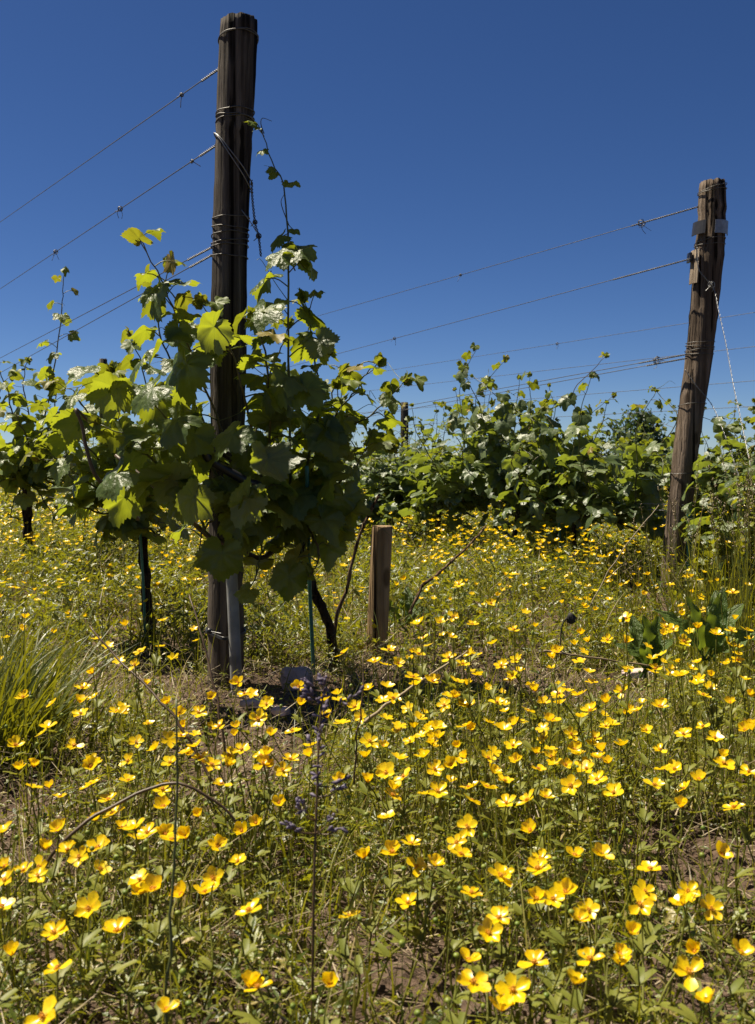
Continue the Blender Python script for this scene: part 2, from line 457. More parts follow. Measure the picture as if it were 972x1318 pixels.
SUN_EL, SUN_AZ = math.radians(62), math.radians(-66)      # azimuth from +Y towards +X
SUN = np.array([math.sin(SUN_AZ) * math.cos(SUN_EL), math.cos(SUN_AZ) * math.cos(SUN_EL), math.sin(SUN_EL)])


def leafy_shoot(parent, pts, rng, tmpls, leafmat, smax=.085, smin=.042, spacing=.055, rad=.0045, start=.12, bare=(2, 2), out=None,
                petiole=.07, tip=True, stem_mat=None, young=.80, tendril=True, skip=0.0, name='shoot', thin=False, avoid=None):
    """a shoot (part) whose leaves are its sub-part; returns the shoot"""
    path = wobble(spline(pts, 26), .006, int(rng.integers(1e6)))
    seg = np.linalg.norm(np.diff(path, axis=0), axis=1); L = np.concatenate([[0], np.cumsum(seg)]); tot = L[-1]
    st = MB()
    st.tube(path, np.linspace(rad, rad * .32, 26), 6, rng.random())
    nn = max(3, int(tot / spacing)); ts = np.linspace(start, 1.0, nn)
    pos, tipd, nrm, size, rnd = [], [], [], [], []
    yp, yt, yn, ys, yr = [], [], [], [], []
    az0 = rng.random() * 6.28
    for i, t in enumerate(ts):
        base = np.array([np.interp(t * tot, L, path[:, c]) for c in range(3)])
        az = az0 + i * PI + rng.normal(0, .7)
        d = np.array([math.cos(az), math.sin(az), rng.normal(.1, .25)])
        if out is not None:
            d = d + np.asarray(out) * rng.uniform(.2, 1.0)
        d /= np.linalg.norm(d)
        if avoid is not None and avoid(base + d * petiole) and rng.random() < .9:
            continue
        if bare[0] < t < bare[1] or rng.random() < skip or (thin and t > .55 and rng.random() < .5):
            continue
        s = (smin + (smax - smin) * min(1, (1.02 - t) / .55) ** .8) * rng.uniform(.72, 1.18)
        pl = petiole * (.35 + .65 * s / smax) * rng.uniform(.7, 1.3)
        e = base + d * pl + np.array([0, 0, .18 * pl])
        mid = (base + e) / 2 + np.array([0, 0, .15 * pl])
        st.tube(spline([base, mid, e], 6), np.linspace(.0018, .0013, 6) * (.6 + .6 * s / smax), 4, .35 + .65 * rng.random(), cap=False)
        h = d.copy(); h[2] = 0; h /= np.linalg.norm(h) + 1e-6
        k = rng.uniform(-.15, 1.35)
        td = h + np.array([0, 0, -k]) + rng.normal(0, .30, 3)
        nd = np.array([0, 0, 1.0]) * rng.uniform(.5, 1.1) + h * k * .6 + rng.normal(0, .38, 3) + SUN * .55
        if t > young:
            yp.append(e); yt.append(td); yn.append(nd); ys.append(s); yr.append(rng.random())
        else:
            pos.append(e); tipd.append(td); nrm.append(nd); size.append(s); rnd.append(rng.random() * .9)
        if tendril and rng.random() < .14:
            td2 = -d; c = [base, base + td2 * .05 + [0, 0, .02], base + td2 * .10 + [0, 0, .05], base + td2 * .13 + [0.01, 0, .03]]
            st.tube(spline(c, 9), np.linspace(.0013, .0006, 9), 4, .6, cap=False)
    if tip:
        e = path[-1]; dr = path[-1] - path[-3]; dr /= np.linalg.norm(dr)
        for _ in range(4):
            q = dr + rng.normal(0, .40, 3); q /= np.linalg.norm(q)
            yp.append(e + q * .008); yt.append(q); yn.append(rng.normal(0, 1, 3)); ys.append(rng.uniform(.35, .7) * smin); yr.append(rng.random())
    sh = st.build(name, stem_mat or M['shoot'], parent)
    fo = MB()
    if pos:
        put_leaves(fo, tmpls, pos, tipd, nrm, size, rnd, rng, 0)
    if yp:
        put_leaves(fo, tmpls, yp, yt, yn, ys, yr, rng, 1)
    if fo.n:
        fo.build('foliage', [leafmat, M['young']], sh)
    return sh


def trunk(parent, pts, r0, r1, seed, name='trunk', n=28):
    t = MB()
    path = wobble(spline(pts, n), .004, seed)
    rr = np.linspace(r0, r1, n) * (1 + .18 * (np.random.default_rng(seed).random(n) - .5))
    rr[0] *= 1.5; rr[1] *= 1.2
    t.tube(path, rr, 12, .5, jit=.35)
    return t.build(name, M['bark'], parent)


PX = lambda L: [P(*a) for a in L]

# ------------------------------------------------------------------ the big vine at the tall post
rv = np.random.default_rng(5)
vine = tag(empty('grapevine', P(428, 862, 2.98)), 'large leafy grapevine climbing around the tall post nearest the camera', 'grapevine', 'grapevines in the row of the tall post')
o = Vector(vine.location)


def rel(pts):
    return [np.asarray(p) - np.array(o) for p in pts]


trunk(vine, rel(PX([(430, 868, 2.98), (426, 820, 2.97), (412, 775, 2.93), (396, 735, 2.90), (388, 690, 2.88), (384, 630, 2.87)])), .016, .012, 3)
t = MB()
cpts = rel(PX([(386, 650, 2.87), (345, 715, 2.80), (300, 702, 2.74), (268, 688, 2.72), (225, 650, 2.72), (180, 610, 2.76), (150, 585, 2.8)]))
t.tube(wobble(spline(cpts, 30), .003, 5), np.linspace(.009, .005, 30), 8, .4, jit=.25)
t.build('cane', M['cane'], vine)
t = MB()
cpts = rel(PX([(178, 668, 2.9), (150, 640, 2.74), (125, 615, 2.70), (112, 580, 2.70), (106, 548, 2.70), (98, 527, 2.70), (112, 540, 2.76), (128, 555, 2.84)]))
t.tube(spline(cpts, 36), np.linspace(.006, .004, 36), 8, .5, jit=.25)
t.build('cane', M['cane'], vine)
SH = [
    # points, smax, spacing, extras
    ([(330, 640, 2.80), (292, 560, 2.70), (250, 460, 2.66), (212, 372, 2.64), (182, 306, 2.62)], .082, .044, dict(young=.86)),
    ([(372, 640, 2.86), (373, 540, 2.80), (371, 430, 2.78), (372, 330, 2.77), (366, 255, 2.77), (352, 208, 2.78), (335, 165, 2.80)], .085, .044, dict(bare=(.62, 2), tip=False)),
    ([(390, 640, 2.90), (432, 565, 2.86), (480, 532, 2.82), (519, 492, 2.82)], .062, .046, dict(young=.9)),
    ([(392, 620, 2.92), (425, 548, 2.90), (455, 505, 2.90), (486, 468, 2.90)], .058, .046, dict(young=.9)),
    ([(340, 620, 2.78), (318, 530, 2.68), (296, 450, 2.64), (262, 392, 2.64)], .088, .042, {}),
    ([(304, 640, 2.76), (250, 575, 2.68), (196, 520, 2.66), (150, 478, 2.66)], .088, .042, dict(young=.9)),
    ([(350, 610, 2.76), (345, 510, 2.64), (338, 440, 2.62), (322, 405, 2.64)], .075, .050, {}),
    ([(392, 620, 2.82), (408, 520, 2.78), (404, 440, 2.78), (392, 385, 2.80)], .062, .046, {}),
    ([(334, 650, 2.80), (306, 680, 2.66), (285, 712, 2.60)], .085, .050, dict(tip=False, young=2)),
    ([(384, 640, 2.86), (388, 700, 2.76), (372, 745, 2.72)], .080, .045, dict(tip=False, young=2)),
    ([(392, 640, 2.86), (428, 630, 2.80), (446, 660, 2.78), (440, 690, 2.78)], .082, .045, dict(tip=False, young=2)),
    ([(270, 690, 2.72), (240, 640, 2.66), (206, 604, 2.64), (170, 566, 2.66), (132, 548, 2.68)], .088, .044, dict(young=.9)),
    ([(350, 690, 2.80), (330, 650, 2.66), (318, 640, 2.60), (298, 650, 2.56)], .085, .050, dict(tip=False)),
    ([(392, 620, 2.90), (432, 592, 2.90), (470, 578, 2.92), (498, 580, 2.94)], .062, .045, {}),
    ([(360, 640, 2.94), (410, 580, 2.98), (428, 510, 2.98), (440, 478, 2.98)], .075, .042, {}),
    ([(340, 640, 2.92), (330, 560, 2.96), (352, 470, 2.96), (372, 420, 2.96)], .075, .055, {}),
    ([(320, 640, 2.82), (270, 560, 2.86), (226, 480, 2.86), (202, 420, 2.86), (215, 345, 2.84)], .080, .044, {}),
    ([(384, 660, 2.84), (420, 600, 2.86), (440, 540, 2.88), (436, 500, 2.90)], .066, .044, {}),
    ([(384, 660, 2.84), (420, 640, 2.80), (456, 600, 2.80), (478, 560, 2.82)], .066, .046, {}),
    ([(320, 660, 2.80), (262, 636, 2.66), (232, 628, 2.62), (205, 640, 2.62)], .085, .046, dict(tip=False)),
    ([(384, 660, 2.86), (352, 640, 2.72), (340, 600, 2.64), (330, 575, 2.60)], .085, .046, dict(tip=False)),
    ([(330, 660, 2.76), (334, 715, 2.70), (322, 765, 2.66)], .075, .046, dict(tip=False, young=2)),
    ([(310, 650, 2.74), (270, 672, 2.66), (252, 715, 2.62)], .075, .046, dict(tip=False, young=2)),
    ([(392, 640, 2.88), (424, 668, 2.82), (420, 715, 2.80)], .072, .046, dict(tip=False, young=2)),
    ([(384, 660, 2.86), (404, 690, 2.74), (410, 720, 2.70), (398, 745, 2.70)], .078, .046, dict(tip=False)),
]
def post_gap(q):
    q = q + np.array(o)
    x_, y_ = CX + F * q[0] / q[1], HY - F * (q[2] - CH) / q[1]
    return (262 < x_ < 318 and 470 < y_ < 600) or (258 < x_ < 300 and 655 < y_ < 700)


for pts, smax, sp, ex in SH:
    leafy_shoot(vine, rel(PX(pts)), rv, LEAF_HI, M['leaf'], smax=smax * .93, spacing=sp * .98, out=(-.05, -.45, 0), avoid=post_gap, **ex)
# broad leaves that stand out at the front of the bush, on petioles of their own
HERO = [  # x, y of the blade base, depth, size, tip direction, normal
    (362, 492, 2.60, .090, (-.5, -.2, -.55), (-.35, -.75, .65), .3), (240, 470, 2.56, .092, (-.25, -.3, -.9), (-.45, -.7, .45), .35),
    (205, 372, 2.60, .085, (-.3, -.5, -.5), (-.2, .25, .9), .2), (214, 440, 2.58, .085, (-.4, -.6, -.35), (-.1, .1, 1), .1),
    (384, 322, 2.70, .060, (.6, -.4, -.25), (-.3, -.5, .8), .4), (362, 330, 2.68, .055, (-.7, -.3, -.4), (.2, -.6, .8), .4),
    (320, 640, 2.52, .085, (-.35, -.2, -.7), (-.6, .65, .45), .6), (286, 712, 2.50, .076, (.0, -.2, -1), (.15, -.9, .25), .05),
    (372, 742, 2.62, .070, (-.1, -.1, -1), (.1, -.95, .2), .0), (442, 640, 2.72, .078, (.1, .0, -1), (.3, -.9, .1), .05),
    (222, 618, 2.56, .095, (-.6, .1, .1), (-.55, .65, .5), .7), (160, 640, 2.60, .080, (-.3, -.1, -.8), (-.6, .7, .35), .7),
    (250, 560, 2.54, .076, (-.3, -.1, -.8), (.25, -.9, .3), .05), (150, 500, 2.60, .085, (-.8, -.1, -.1), (-.6, .6, .5), .8),
    (190, 560, 2.56, .085, (-.7, -.5, -.2), (-.2, -.4, .9), .3), (340, 400, 2.62, .075, (-.3, -.5, -.6), (-.3, -.5, .8), .3),
    (420, 560, 2.72, .07, (.3, -.2, -.9), (.3, -.85, .3), .1), (110, 480, 2.62, .070, (-.7, -.3, -.3), (-.2, -.4, .9), .3),
    (300, 560, 2.46, .078, (-.5, -.3, -.5), (-.26, -.63, .73), .35), (196, 500, 2.48, .080, (-.6, -.2, -.4), (-.28, -.60, .74), .3), (276, 420, 2.50, .075, (-.5, -.2, -.5), (-.55, .62, .5), .75),
    (392, 500, 2.58, .070, (.5, -.3, -.5), (-.26, -.66, .70), .3), (345, 590, 2.44, .080, (.3, -.2, -.8), (-.55, .62, .45), .7), (150, 610, 2.50, .080, (-.6, -.2, -.5), (-.26, -.63, .73), .3),
    (412, 440, 2.66, .060, (.5, -.3, -.5), (-.55, .6, .5), .7), (250, 640, 2.46, .078, (-.3, -.2, -.8), (-.5, .65, .45), .8), (228, 540, 2.46, .080, (-.4, -.4, -.5), (-.3, -.55, .78), .3),
]
for x, y, Y, s_, td, nd, q in HERO:
    t = MB()
    a = P(x, y, Y) - np.array(o); b_ = a + np.array([.03, .10, -.02])
    t.tube(spline([b_, (a + b_) / 2 + [0, 0, .015], a], 7), np.linspace(.0022, .0015, 7), 5, .5, cap=False)
    pet = t.build('petiole', M['shoot'], vine)
    f2 = MB()
    put_leaves(f2, LEAF_HI, [a], [td], [nd], [s_], [q], rv, 0)
    f2.build('leaf', [M['leaf']], pet)
# a few young leaves on the bare climbing tip
for (bx, by, lx, ly, s, dx, dz) in ((338, 172, 313, 143, .024, -1, .3), (340, 175, 325, 155, .016, -1, -.1), (346, 192, 330, 194, .024, -1, -.4), (358, 226, 349, 214, .030, -.4, .7), (362, 234, 383, 236, .032, 1, -.1),
                                    (372, 300, 352, 308, .045, -.8, -.5), (372, 290, 384, 300, .022, .8, -.3), (372, 316, 388, 320, .055, .9, -.5), (370, 330, 358, 325, .05, -.6, -.5)):
    a, b = P(bx, by, 2.78) - np.array(o), P((bx + lx) / 2, (by + ly) / 2 + 1, 2.75) - np.array(o)
    t = MB(); t.tube(spline([a, b], 4), .0014, 4, .6, cap=False)
    pet = t.build('petiole', M['shoot'], vine)
    f2 = MB(); put_leaves(f2, LEAF_HI, [b], [[dx, -.25, dz]], [[rv.normal(0, .3), -.6, .8]], [s], [rv.random()], rv, 0)
    f2.build('leaf', [M['young']], pet)
for pts in ([(340, 172), (336, 160), (338, 152), (350, 156)], [(340, 176), (330, 158), (318, 152)], [(372, 290), (362, 262), (366, 250)], [(374, 320), (392, 345), (404, 352), (404, 362)]):
    q_ = MB(); q_.tube(spline([P(x, y, 2.77) - np.array(o) for x, y in pts], 10), np.linspace(.0016, .0007, 10), 4, .8, cap=False)
    q_.build('tendril', M['shoot'], vine)

# second vine of that row
v2 = tag(empty('grapevine', P(192, 826, 3.45)), 'grapevine with dark bare trunk tied to a teal stake, second in the tall post row', 'grapevine', 'grapevines in the row of the tall post')
o = Vector(v2.location)
trunk(v2, rel(PX([(194, 830, 3.45), (190, 790, 3.45), (188, 745, 3.44), (184, 705, 3.42), (178, 660, 3.40), (172, 640, 3.4)])), .021, .013, 8)
for pts, smax, sp, ex in (
    ([(176, 660, 3.40), (150, 600, 3.34), (122, 545, 3.30), (96, 505, 3.30), (70, 500, 3.3)], .10, .050, {}),
    ([(176, 660, 3.40), (196, 600, 3.36), (196, 530, 3.36), (180, 470, 3.36), (166, 430, 3.36)], .09, .050, {}),
    ([(176, 660, 3.40), (140, 640, 3.30), (100, 610, 3.26), (62, 580, 3.24)], .10, .050, {}),
    ([(176, 660, 3.40), (215, 640, 3.30), (240, 610, 3.26), (252, 570, 3.26)], .09, .050, {}),
    ([(176, 660, 3.40), (150, 590, 3.46), (130, 530, 3.50), (138, 480, 3.52)], .085, .050, {}),
    ([(174, 650, 3.40), (120, 585, 3.40), (86, 540, 3.42), (60, 530, 3.42)], .10, .050, dict(tip=False)),
    ([(176, 660, 3.40), (180, 600, 3.26), (160, 560, 3.22), (150, 530, 3.22)], .10, .050, dict(tip=False)),
    ([(176, 660, 3.40), (200, 690, 3.30), (205, 670, 3.24)], .08, .050, dict(tip=False, young=2)),
    ([(176, 660, 3.40), (130, 660, 3.30), (90, 650, 3.26), (60, 665, 3.26)], .09, .046, dict(tip=False, young=2)),
    ([(176, 650, 3.40), (210, 600, 3.50), (236, 560, 3.52), (240, 520, 3.52)], .085, .046, {}),
    ([(176, 650, 3.40), (120, 640, 3.48), (80, 600, 3.52), (50, 590, 3.52)], .09, .046, {}),
    ([(176, 650, 3.40), (150, 690, 3.34), (130, 690, 3.30)], .08, .046, dict(tip=False, young=2)),
):
    leafy_shoot(v2, rel(PX(pts)), rv, LEAF_HI, M['leaf'], smax=smax, spacing=sp, out=(-.05, -.4, 0), **ex)

v3 = tag(empty('grapevine', P(38, 742, 5.35)), 'grapevine with one tall bare shoot rising beside its canopy, third in the tall post row', 'grapevine', 'grapevines in the row of the tall post')
o = Vector(v3.location)
trunk(v3, rel(PX([(38, 744, 5.35), (36, 705, 5.35), (36, 660, 5.33), (34, 620, 5.3), (40, 590, 5.3)])), .030, .020, 9)
for pts, smax, sp, ex in (
    ([(40, 610, 5.3), (58, 540, 5.2), (70, 470, 5.2), (80, 400, 5.2), (82, 352, 5.2)], .062, .062, dict(smin=.030)),
    ([(40, 610, 5.3), (20, 550, 5.2), (8, 500, 5.2), (-4, 470, 5.2)], .08, .052, {}),
    ([(40, 610, 5.3), (60, 560, 5.2), (72, 510, 5.2), (64, 480, 5.2)], .08, .052, {}),
    ([(40, 610, 5.3), (70, 600, 5.15), (100, 570, 5.1), (112, 540, 5.1)], .085, .052, {}),
    ([(40, 610, 5.3), (10, 600, 5.15), (-20, 560, 5.1), (-40, 520, 5.1)], .085, .052, {}),
    ([(40, 610, 5.3), (44, 560, 5.4), (30, 500, 5.45), (36, 465, 5.45)], .08, .052, {}),
    ([(40, 610, 5.3), (84, 620, 5.1), (108, 640, 5.1)], .085, .060, dict(tip=False, young=2)),
    ([(40, 610, 5.3), (0, 620, 5.1), (-20, 640, 5.1)], .085, .060, dict(tip=False, young=2)),
    ([(40, 610, 5.3), (20, 640, 5.1), (14, 668, 5.1)], .085, .050, dict(tip=False, young=2)),
    ([(40, 610, 5.3), (60, 650, 5.2), (74, 672, 5.2)], .085, .050, dict(tip=False, young=2)),
    ([(40, 610, 5.3), (90, 600, 5.4), (130, 590, 5.5), (150, 560, 5.5)], .085, .050, {}),
    ([(40, 610, 5.3), (90, 630, 5.4), (140, 640, 5.5), (170, 620, 5.5)], .085, .050, {}),
    ([(40, 610, 5.3), (10, 580, 5.4), (-10, 550, 5.4), (0, 500, 5.4)], .085, .050, {}),
    ([(40, 610, 5.3), (36, 570, 5.1), (24, 540, 5.05), (10, 530, 5.05)], .09, .055, dict(tip=False)),
    ([(40, 610, 5.3), (60, 600, 5.1), (72, 566, 5.05), (66, 540, 5.05)], .09, .055, dict(tip=False)),
):
    leafy_shoot(v3, rel(PX(pts)), rv, LEAF_MD, M['leaf'], smax=smax, spacing=sp, out=(-.05, -.6, 0), rad=.006, **ex)


# ------------------------------------------------------------------ row vines (prototypes, then copies)
def row_vine(seed, lod):
    """origin at the trunk's foot, canopy spread along local X"""
    rng = np.random.default_rng(seed)
    root = empty('grapevine')
    hx = .40 + rng.normal(0, .03)
    lean = rng.normal(0, .04)
    trunk(root, [(0, 0, -.02), (lean * .3, .01, .15), (lean, 0, .30), (lean * 1.2, 0, hx)], .015, .012, seed, n=16)
    c = MB()
    for sgn in (-1, 1):
        c.tube(wobble(spline([(lean * 1.2, 0, hx), (sgn * .12, 0, hx + .05), (sgn * .32, 0, hx + .03), (sgn * .52, 0, hx - .02)], 12), .004, seed + sgn), np.linspace(.011, .006, 12), 6, .5)
    c.build('cane', M['bark'], root)
    tm = LEAF_MD if lod == 1 else LEAF_LO
    ns = 20 if lod == 1 else 15
    xs = np.linspace(-.52, .52, ns)
    for i, x in enumerate(xs):
        x = x + rng.normal(0, .03)
        b = np.array([x, rng.normal(0, .02), hx + .02])
        h = rng.uniform(.18, .56)
        long = rng.random() < .5
        if long:
            h += rng.uniform(.15, .42)
        y = rng.normal(0, .12)
        pts = [b, b + [rng.normal(0, .04), y * .7, h * .4], b + [rng.normal(0, .08), y * 1.1, h * .75], b + [rng.normal(0, .12), y * 1.2, h]]
        leafy_shoot(root, pts, rng, tm, M['farleaf'], smax=.074, smin=.030, spacing=.050 if lod == 1 else .06, rad=.0042, out=(0, 0, -.2), petiole=.065, young=.86,
                    bare=(2, 2), thin=long, start=.05, tendril=lod == 1 and rng.random() < .6, skip=.0)
    for i in range(14 if lod == 1 else 8):       # drooping shoots that skirt the fruit wire
        b = np.array([rng.uniform(-.5, .5), 0, hx + .05]); y = rng.choice([-1, 1]) * rng.uniform(.06, .18)
        pts = [b, b + [rng.normal(0, .05), y * .8, .08], b + [rng.normal(0, .1), y * 1.3, -.04 - rng.random() * .19]]
        leafy_shoot(root, pts, rng, tm, M['farleaf'], smax=.080, smin=.05, spacing=.05, rad=.004, out=(0, 0, -.3), petiole=.06, young=2, start=.1, tip=False, tendril=False)
    return root


def kids(o):
    return [c for c in o.children]


def copy_tree(o, parent=None):
    c = o.copy(); COL.objects.link(c); c.parent = parent
    for ch in kids(o):
        copy_tree(ch, c)
    return c


ORD = ['first', 'second', 'third', 'fourth', 'fifth', 'sixth', 'seventh', 'eighth', 'ninth', 'tenth', 'eleventh', 'twelfth', 'thirteenth', 'fourteenth', 'fifteenth', 'sixteenth', 'seventeenth']
O2 = np.array([1.38, 4.56, 0]); O3 = np.array([3.22, 6.30, 0]); O4 = np.array([5.05, 8.0, 0]); O5 = np.array([6.9, 9.7, 0])
pro_md = [row_vine(100 + k, 1) for k in range(4)]
pro_lo = [row_vine(200 + k, 2) for k in range(4)]
used = set()
rr = np.random.default_rng(77)


def place_row(org, ts, lod, rowname, label):
    for i, t_ in enumerate(ts):
        pr = (pro_md if (lod == 1 and t_ < 7.5) else pro_lo)
        k = (i * 3 + int(rr.integers(0, 2))) % 4
        src = pr[k]
        v = src if src.name not in used else copy_tree(src)
        used.add(src.name)
        p = org + ROW * t_
        v.location = (p[0] + rr.normal(0, .03), p[1] + rr.normal(0, .03), float(gz(p[0], p[1])))
        v.rotation_euler = (0, 0, math.atan2(ROW[1], ROW[0]) + (PI if rr.random() < .5 else 0) + rr.normal(0, .06))
        s = rr.uniform(.93, 1.07) * (np.interp(t_, [-.7, .5, 1.2, 2.0, 2.85, 6, 9], [.74, .78, .98, .76, .68, .80, .90]) if lod == 1 else .86); v.scale = (1.0, 1.0, s)
        tag(v, label.format(ORD[i]), 'grapevine', rowname)


place_row(O2, [-.74, .66, 1.20, 2.0, 2.85, 3.8, 4.75, 5.7, 6.65, 7.6, 8.55, 9.5, 10.6, 11.8, 13.0, 14.4, 16.0], 1, 'grapevines in the row of the leaning post', 'grapevine {} along from the leaning post, in that post row')
place_row(O3, [.5, 1.45, 2.4, 3.35, 4.3, 5.25, 6.2, 7.15, 8.1, 9.1, 10.2, 11.4], 2, 'grapevines in the row behind the leaning post', 'grapevine {} along in the row just behind the leaning post')
place_row(O4, [1.6, 2.6, 3.6, 4.6, 5.6, 6.6, 7.6, 8.6, 9.6, 10.8, 12.0], 2, 'grapevines in the farthest row', 'small distant grapevine {} along in the farthest row')


# ------------------------------------------------------------------ posts
def post(name, pix, Y, mat, seed, label, group=None, dip=.25, chunky=.06, ns=28, nr=64):
    """a round weathered post whose axis runs through photo points (x, y, width)"""
    rng = np.random.default_rng(seed)
    pix = np.asarray(pix, float)
    ax = np.array([P(x, y, Y) for x, y, w in pix]); rad = pix[:, 2] / 2 / F * Y
    order = np.argsort(ax[:, 2]); ax = ax[order]; rad = rad[order]
    base = ax[0].copy(); root = empty(name, base)
    zt = np.concatenate([[ax[0, 2] - dip], np.linspace(ax[0, 2], ax[-1, 2], nr)])
    cx = np.interp(zt, ax[:, 2], ax[:, 0]); rd = np.interp(zt, ax[:, 2], rad)
    th = np.arange(ns) * 2 * PI / ns
    prof = 1 + chunky * (vnoise(np.cos(th) * 2, np.sin(th) * 2, 1, seed) - .5) * 2
    V = []
    cr = rng.random(3) * ns
    for k, z in enumerate(zt):
        r = rd[k] * prof * (1 + .05 * (vnoise(np.cos(th) * 3 + z, np.sin(th) * 3 + z * 3, 1.5, seed) - .5) * 2 + .02 * rng.normal(0, 1, 1))
        for c in cr:      # drying cracks
            dd = np.abs((np.arange(ns) - c - 1.2 * math.sin(z * 2 + c) + ns / 2) % ns - ns / 2)
            r = r * (1 - .10 * np.clip(1 - dd, 0, 1))
        if k >= len(zt) - 1:
            r = r * .93
        zz = np.full(ns, z)
        if k == len(zt) - 1:
            zz = z + .012 * (rng.random(ns) - .6)
        V.append(np.stack([cx[k] + r * np.cos(th), np.full(ns, Y) + r * np.sin(th), zz], -1))
    top = V[-1].mean(0); inner = top + (V[-1] - top) * .6 + np.array([0, 0, .004]); V.append(inner)
    V = np.vstack(V); n = len(zt) + 1
    i = np.arange(n - 1)[:, None] * ns; j = np.arange(ns)[None]; j2 = (j + 1) % ns
    Q = np.stack([i + j, i + j2, i + ns + j2, i + ns + j], -1).reshape(-1, 4)
    V = np.vstack([V, top + [0, 0, .005]])
    T = [(n * ns, (n - 1) * ns + k, (n - 1) * ns + (k + 1) % ns) for k in range(ns)]
    b = MB(); b.add(V - base, T, Q)
    b.build('shaft', mat, root)
    tag(root, label, 'post', group)
    root['_x'] = 0
    del root['_x']

    def axis(y):     # point on the axis at photo row y, and the radius there
        z = CH - (y - HY) / F * Y
        return np.array([np.interp(z, ax[:, 2], ax[:, 0]), Y, z]), np.interp(z, ax[:, 2], rad)
    return root, base, axis


def ring(mb, axis, y, base, r=.0016, tilt=(0, 0), turns=1.0, rise=0.0, seed=0, extra=.002):
    c, rad = axis(y)
    n = int(36 * turns); a = np.linspace(0, 2 * PI * turns, n) + seed
    p = np.stack([np.cos(a) * (rad + extra), np.sin(a) * (rad + extra), np.cos(a) * tilt[0] + np.sin(a) * tilt[1] + rise * a / (2 * PI) + .0012 * np.sin(5 * a + seed)], -1) + c - base
    mb.tube(p, r, 6, .5, cap=True)


post1, b1, ax1 = post('wooden_post', [(308, 26, 49), (304, 120, 47), (299, 240, 45), (295, 340, 45), (294, 480, 45), (292, 620, 45), (291, 760, 45), (291, 886, 46)], 2.85, M['post'], 4,
                      'tall dark wooden post wrapped in wire and vine leaves, nearest the camera', 'wooden trellis posts')
w = MB()
for y, tl in ((50, (.008, -.006)), (146, (.004, .0)), (152, (-.003, .004)), (157, (.005, -.002)), (281, (.002, .004)), (294, (-.004, .004)), (304, (.003, -.004)), (312, (.006, .003)), (318, (.002, .0)), (331, (-.003, .003)), (52, (.006, -.008))):
    ring(w, ax1, y, b1, .0017, tl, 1.0, .0, y, extra=.003)
w.build('wire_winding', M['wire'], post1)
w = MB()
for y, tl in ((205, (-.072, -.01)), (210, (-.086, -.008))):
    ring(w, ax1, y, b1, .0017, tl, 1.0, 0, 0, extra=.004)
w.tube(spline([P(311, 270, 2.78) - b1, P(322, 285, 2.78) - b1, P(330, 298, 2.80) - b1], 8), .0014, 5)
w.build('bright_wire_loop', M['newwire'], post1)

post2, b2, ax2 = post('wooden_post', [(917, 234, 34), (916, 290, 35), (912, 330, 38), (909, 370, 36), (904, 420, 35), (897, 480, 34), (888, 540, 33), (879, 610, 31), (872, 690, 31), (864, 776, 36)], 4.56, M['post2'], 9,
                      'leaning brown post with a metal bracket and a pale split patch near its top', 'wooden trellis posts', chunky=.10)
w = MB()
for y, tl in ((247, (.012, .0)), (311, (.01, -.006)), (316, (.004, .003)), (441, (.003, .002)), (446, (-.003, .004)), (451, (.004, -.002)), (456, (.0, .003)), (521, (.004, -.006)), (608, (.004, .004)), (243, (.02, .0))):
    ring(w, ax2, y, b2, .0018, tl, 1.0, 0, y, extra=.003)
w.build('wire_winding', M['wire'], post2)
# bracket: curved plate round the face towards the camera and a lug on its left
def plate(mb, axis, y0, y1, a0, a1, base, ex=.004, n=14, thick=.0025):
    V = []
    for e in (ex, ex + thick):
        for y in (y0, y1):
            c, rad = axis(y)
            a = np.radians(np.linspace(a0, a1, n))
            V.append(np.stack([np.cos(a) * (rad * 1.06 + e), np.sin(a) * (rad * 1.06 + e), 0 * a], -1) + c - base)
    V = np.vstack(V); k = np.arange(n - 1)
    Q = []
    for A, B in ((0, 1), (2, 3), (0, 2), (1, 3)):
        Q.append(np.stack([A * n + k, A * n + k + 1, B * n + k + 1, B * n + k], -1))
    Q.append(np.array([[0, n, 3 * n, 2 * n], [n - 1, 2 * n - 1, 4 * n - 1, 3 * n - 1]]))
    mb.add(V, None, np.vstack(Q))


w = MB(); plate(w, ax2, 287, 304, -95, -5, b2); w.build('metal_bracket', M['metal'], post2, smooth=False)
w = MB(); plate(w, ax2, 287, 304, -185, -125, b2, .012, 8, .006)
w.build('bracket_lug', M['black'], post2, smooth=False)
w = MB(); plate(w, ax2, 323, 366, -190, -140, b2, .003, 8, .006); w.build('split_wood_patch', M['chip'], post2, smooth=False)
w = MB(); plate(w, ax2, 326, 338, -192, -166, b2, .013, 5, .012); w.build('wire_staple', M['black'], post2, smooth=False)

post4, b4, ax4 = post('wooden_post', [(521, 518, 10), (521, 600, 10), (520, 640, 10)], 15.8, M['post'], 15, 'small distant post standing above the vines beyond the pale stub', 'wooden trellis posts', dip=.5, ns=14, nr=12)
p12 = O2 + ROW * 10.3
Yb = p12[1]; xb = CX + F * p12[0] / Yb
post5, b5, ax5 = post('wooden_post', [(xb, 462, 11), (xb, HY + F * CH / Yb, 11)], Yb, M['post'], 16, 'distant post top peeping over leaves between the two nearest vines', 'wooden trellis posts', ns=14, nr=12)
pe = np.array([-.45, 2.85, 0]) + ROW * 5.6
post6, b6, ax6 = post('wooden_post', [(CX + F * pe[0] / pe[1], HY - F * (2.45 - CH) / pe[1], 18), (CX + F * pe[0] / pe[1], HY + F * CH / pe[1], 18)], pe[1], M['post'], 17, 'far post of the tall post row holding the other wire ends', 'wooden trellis posts', ns=14, nr=12)
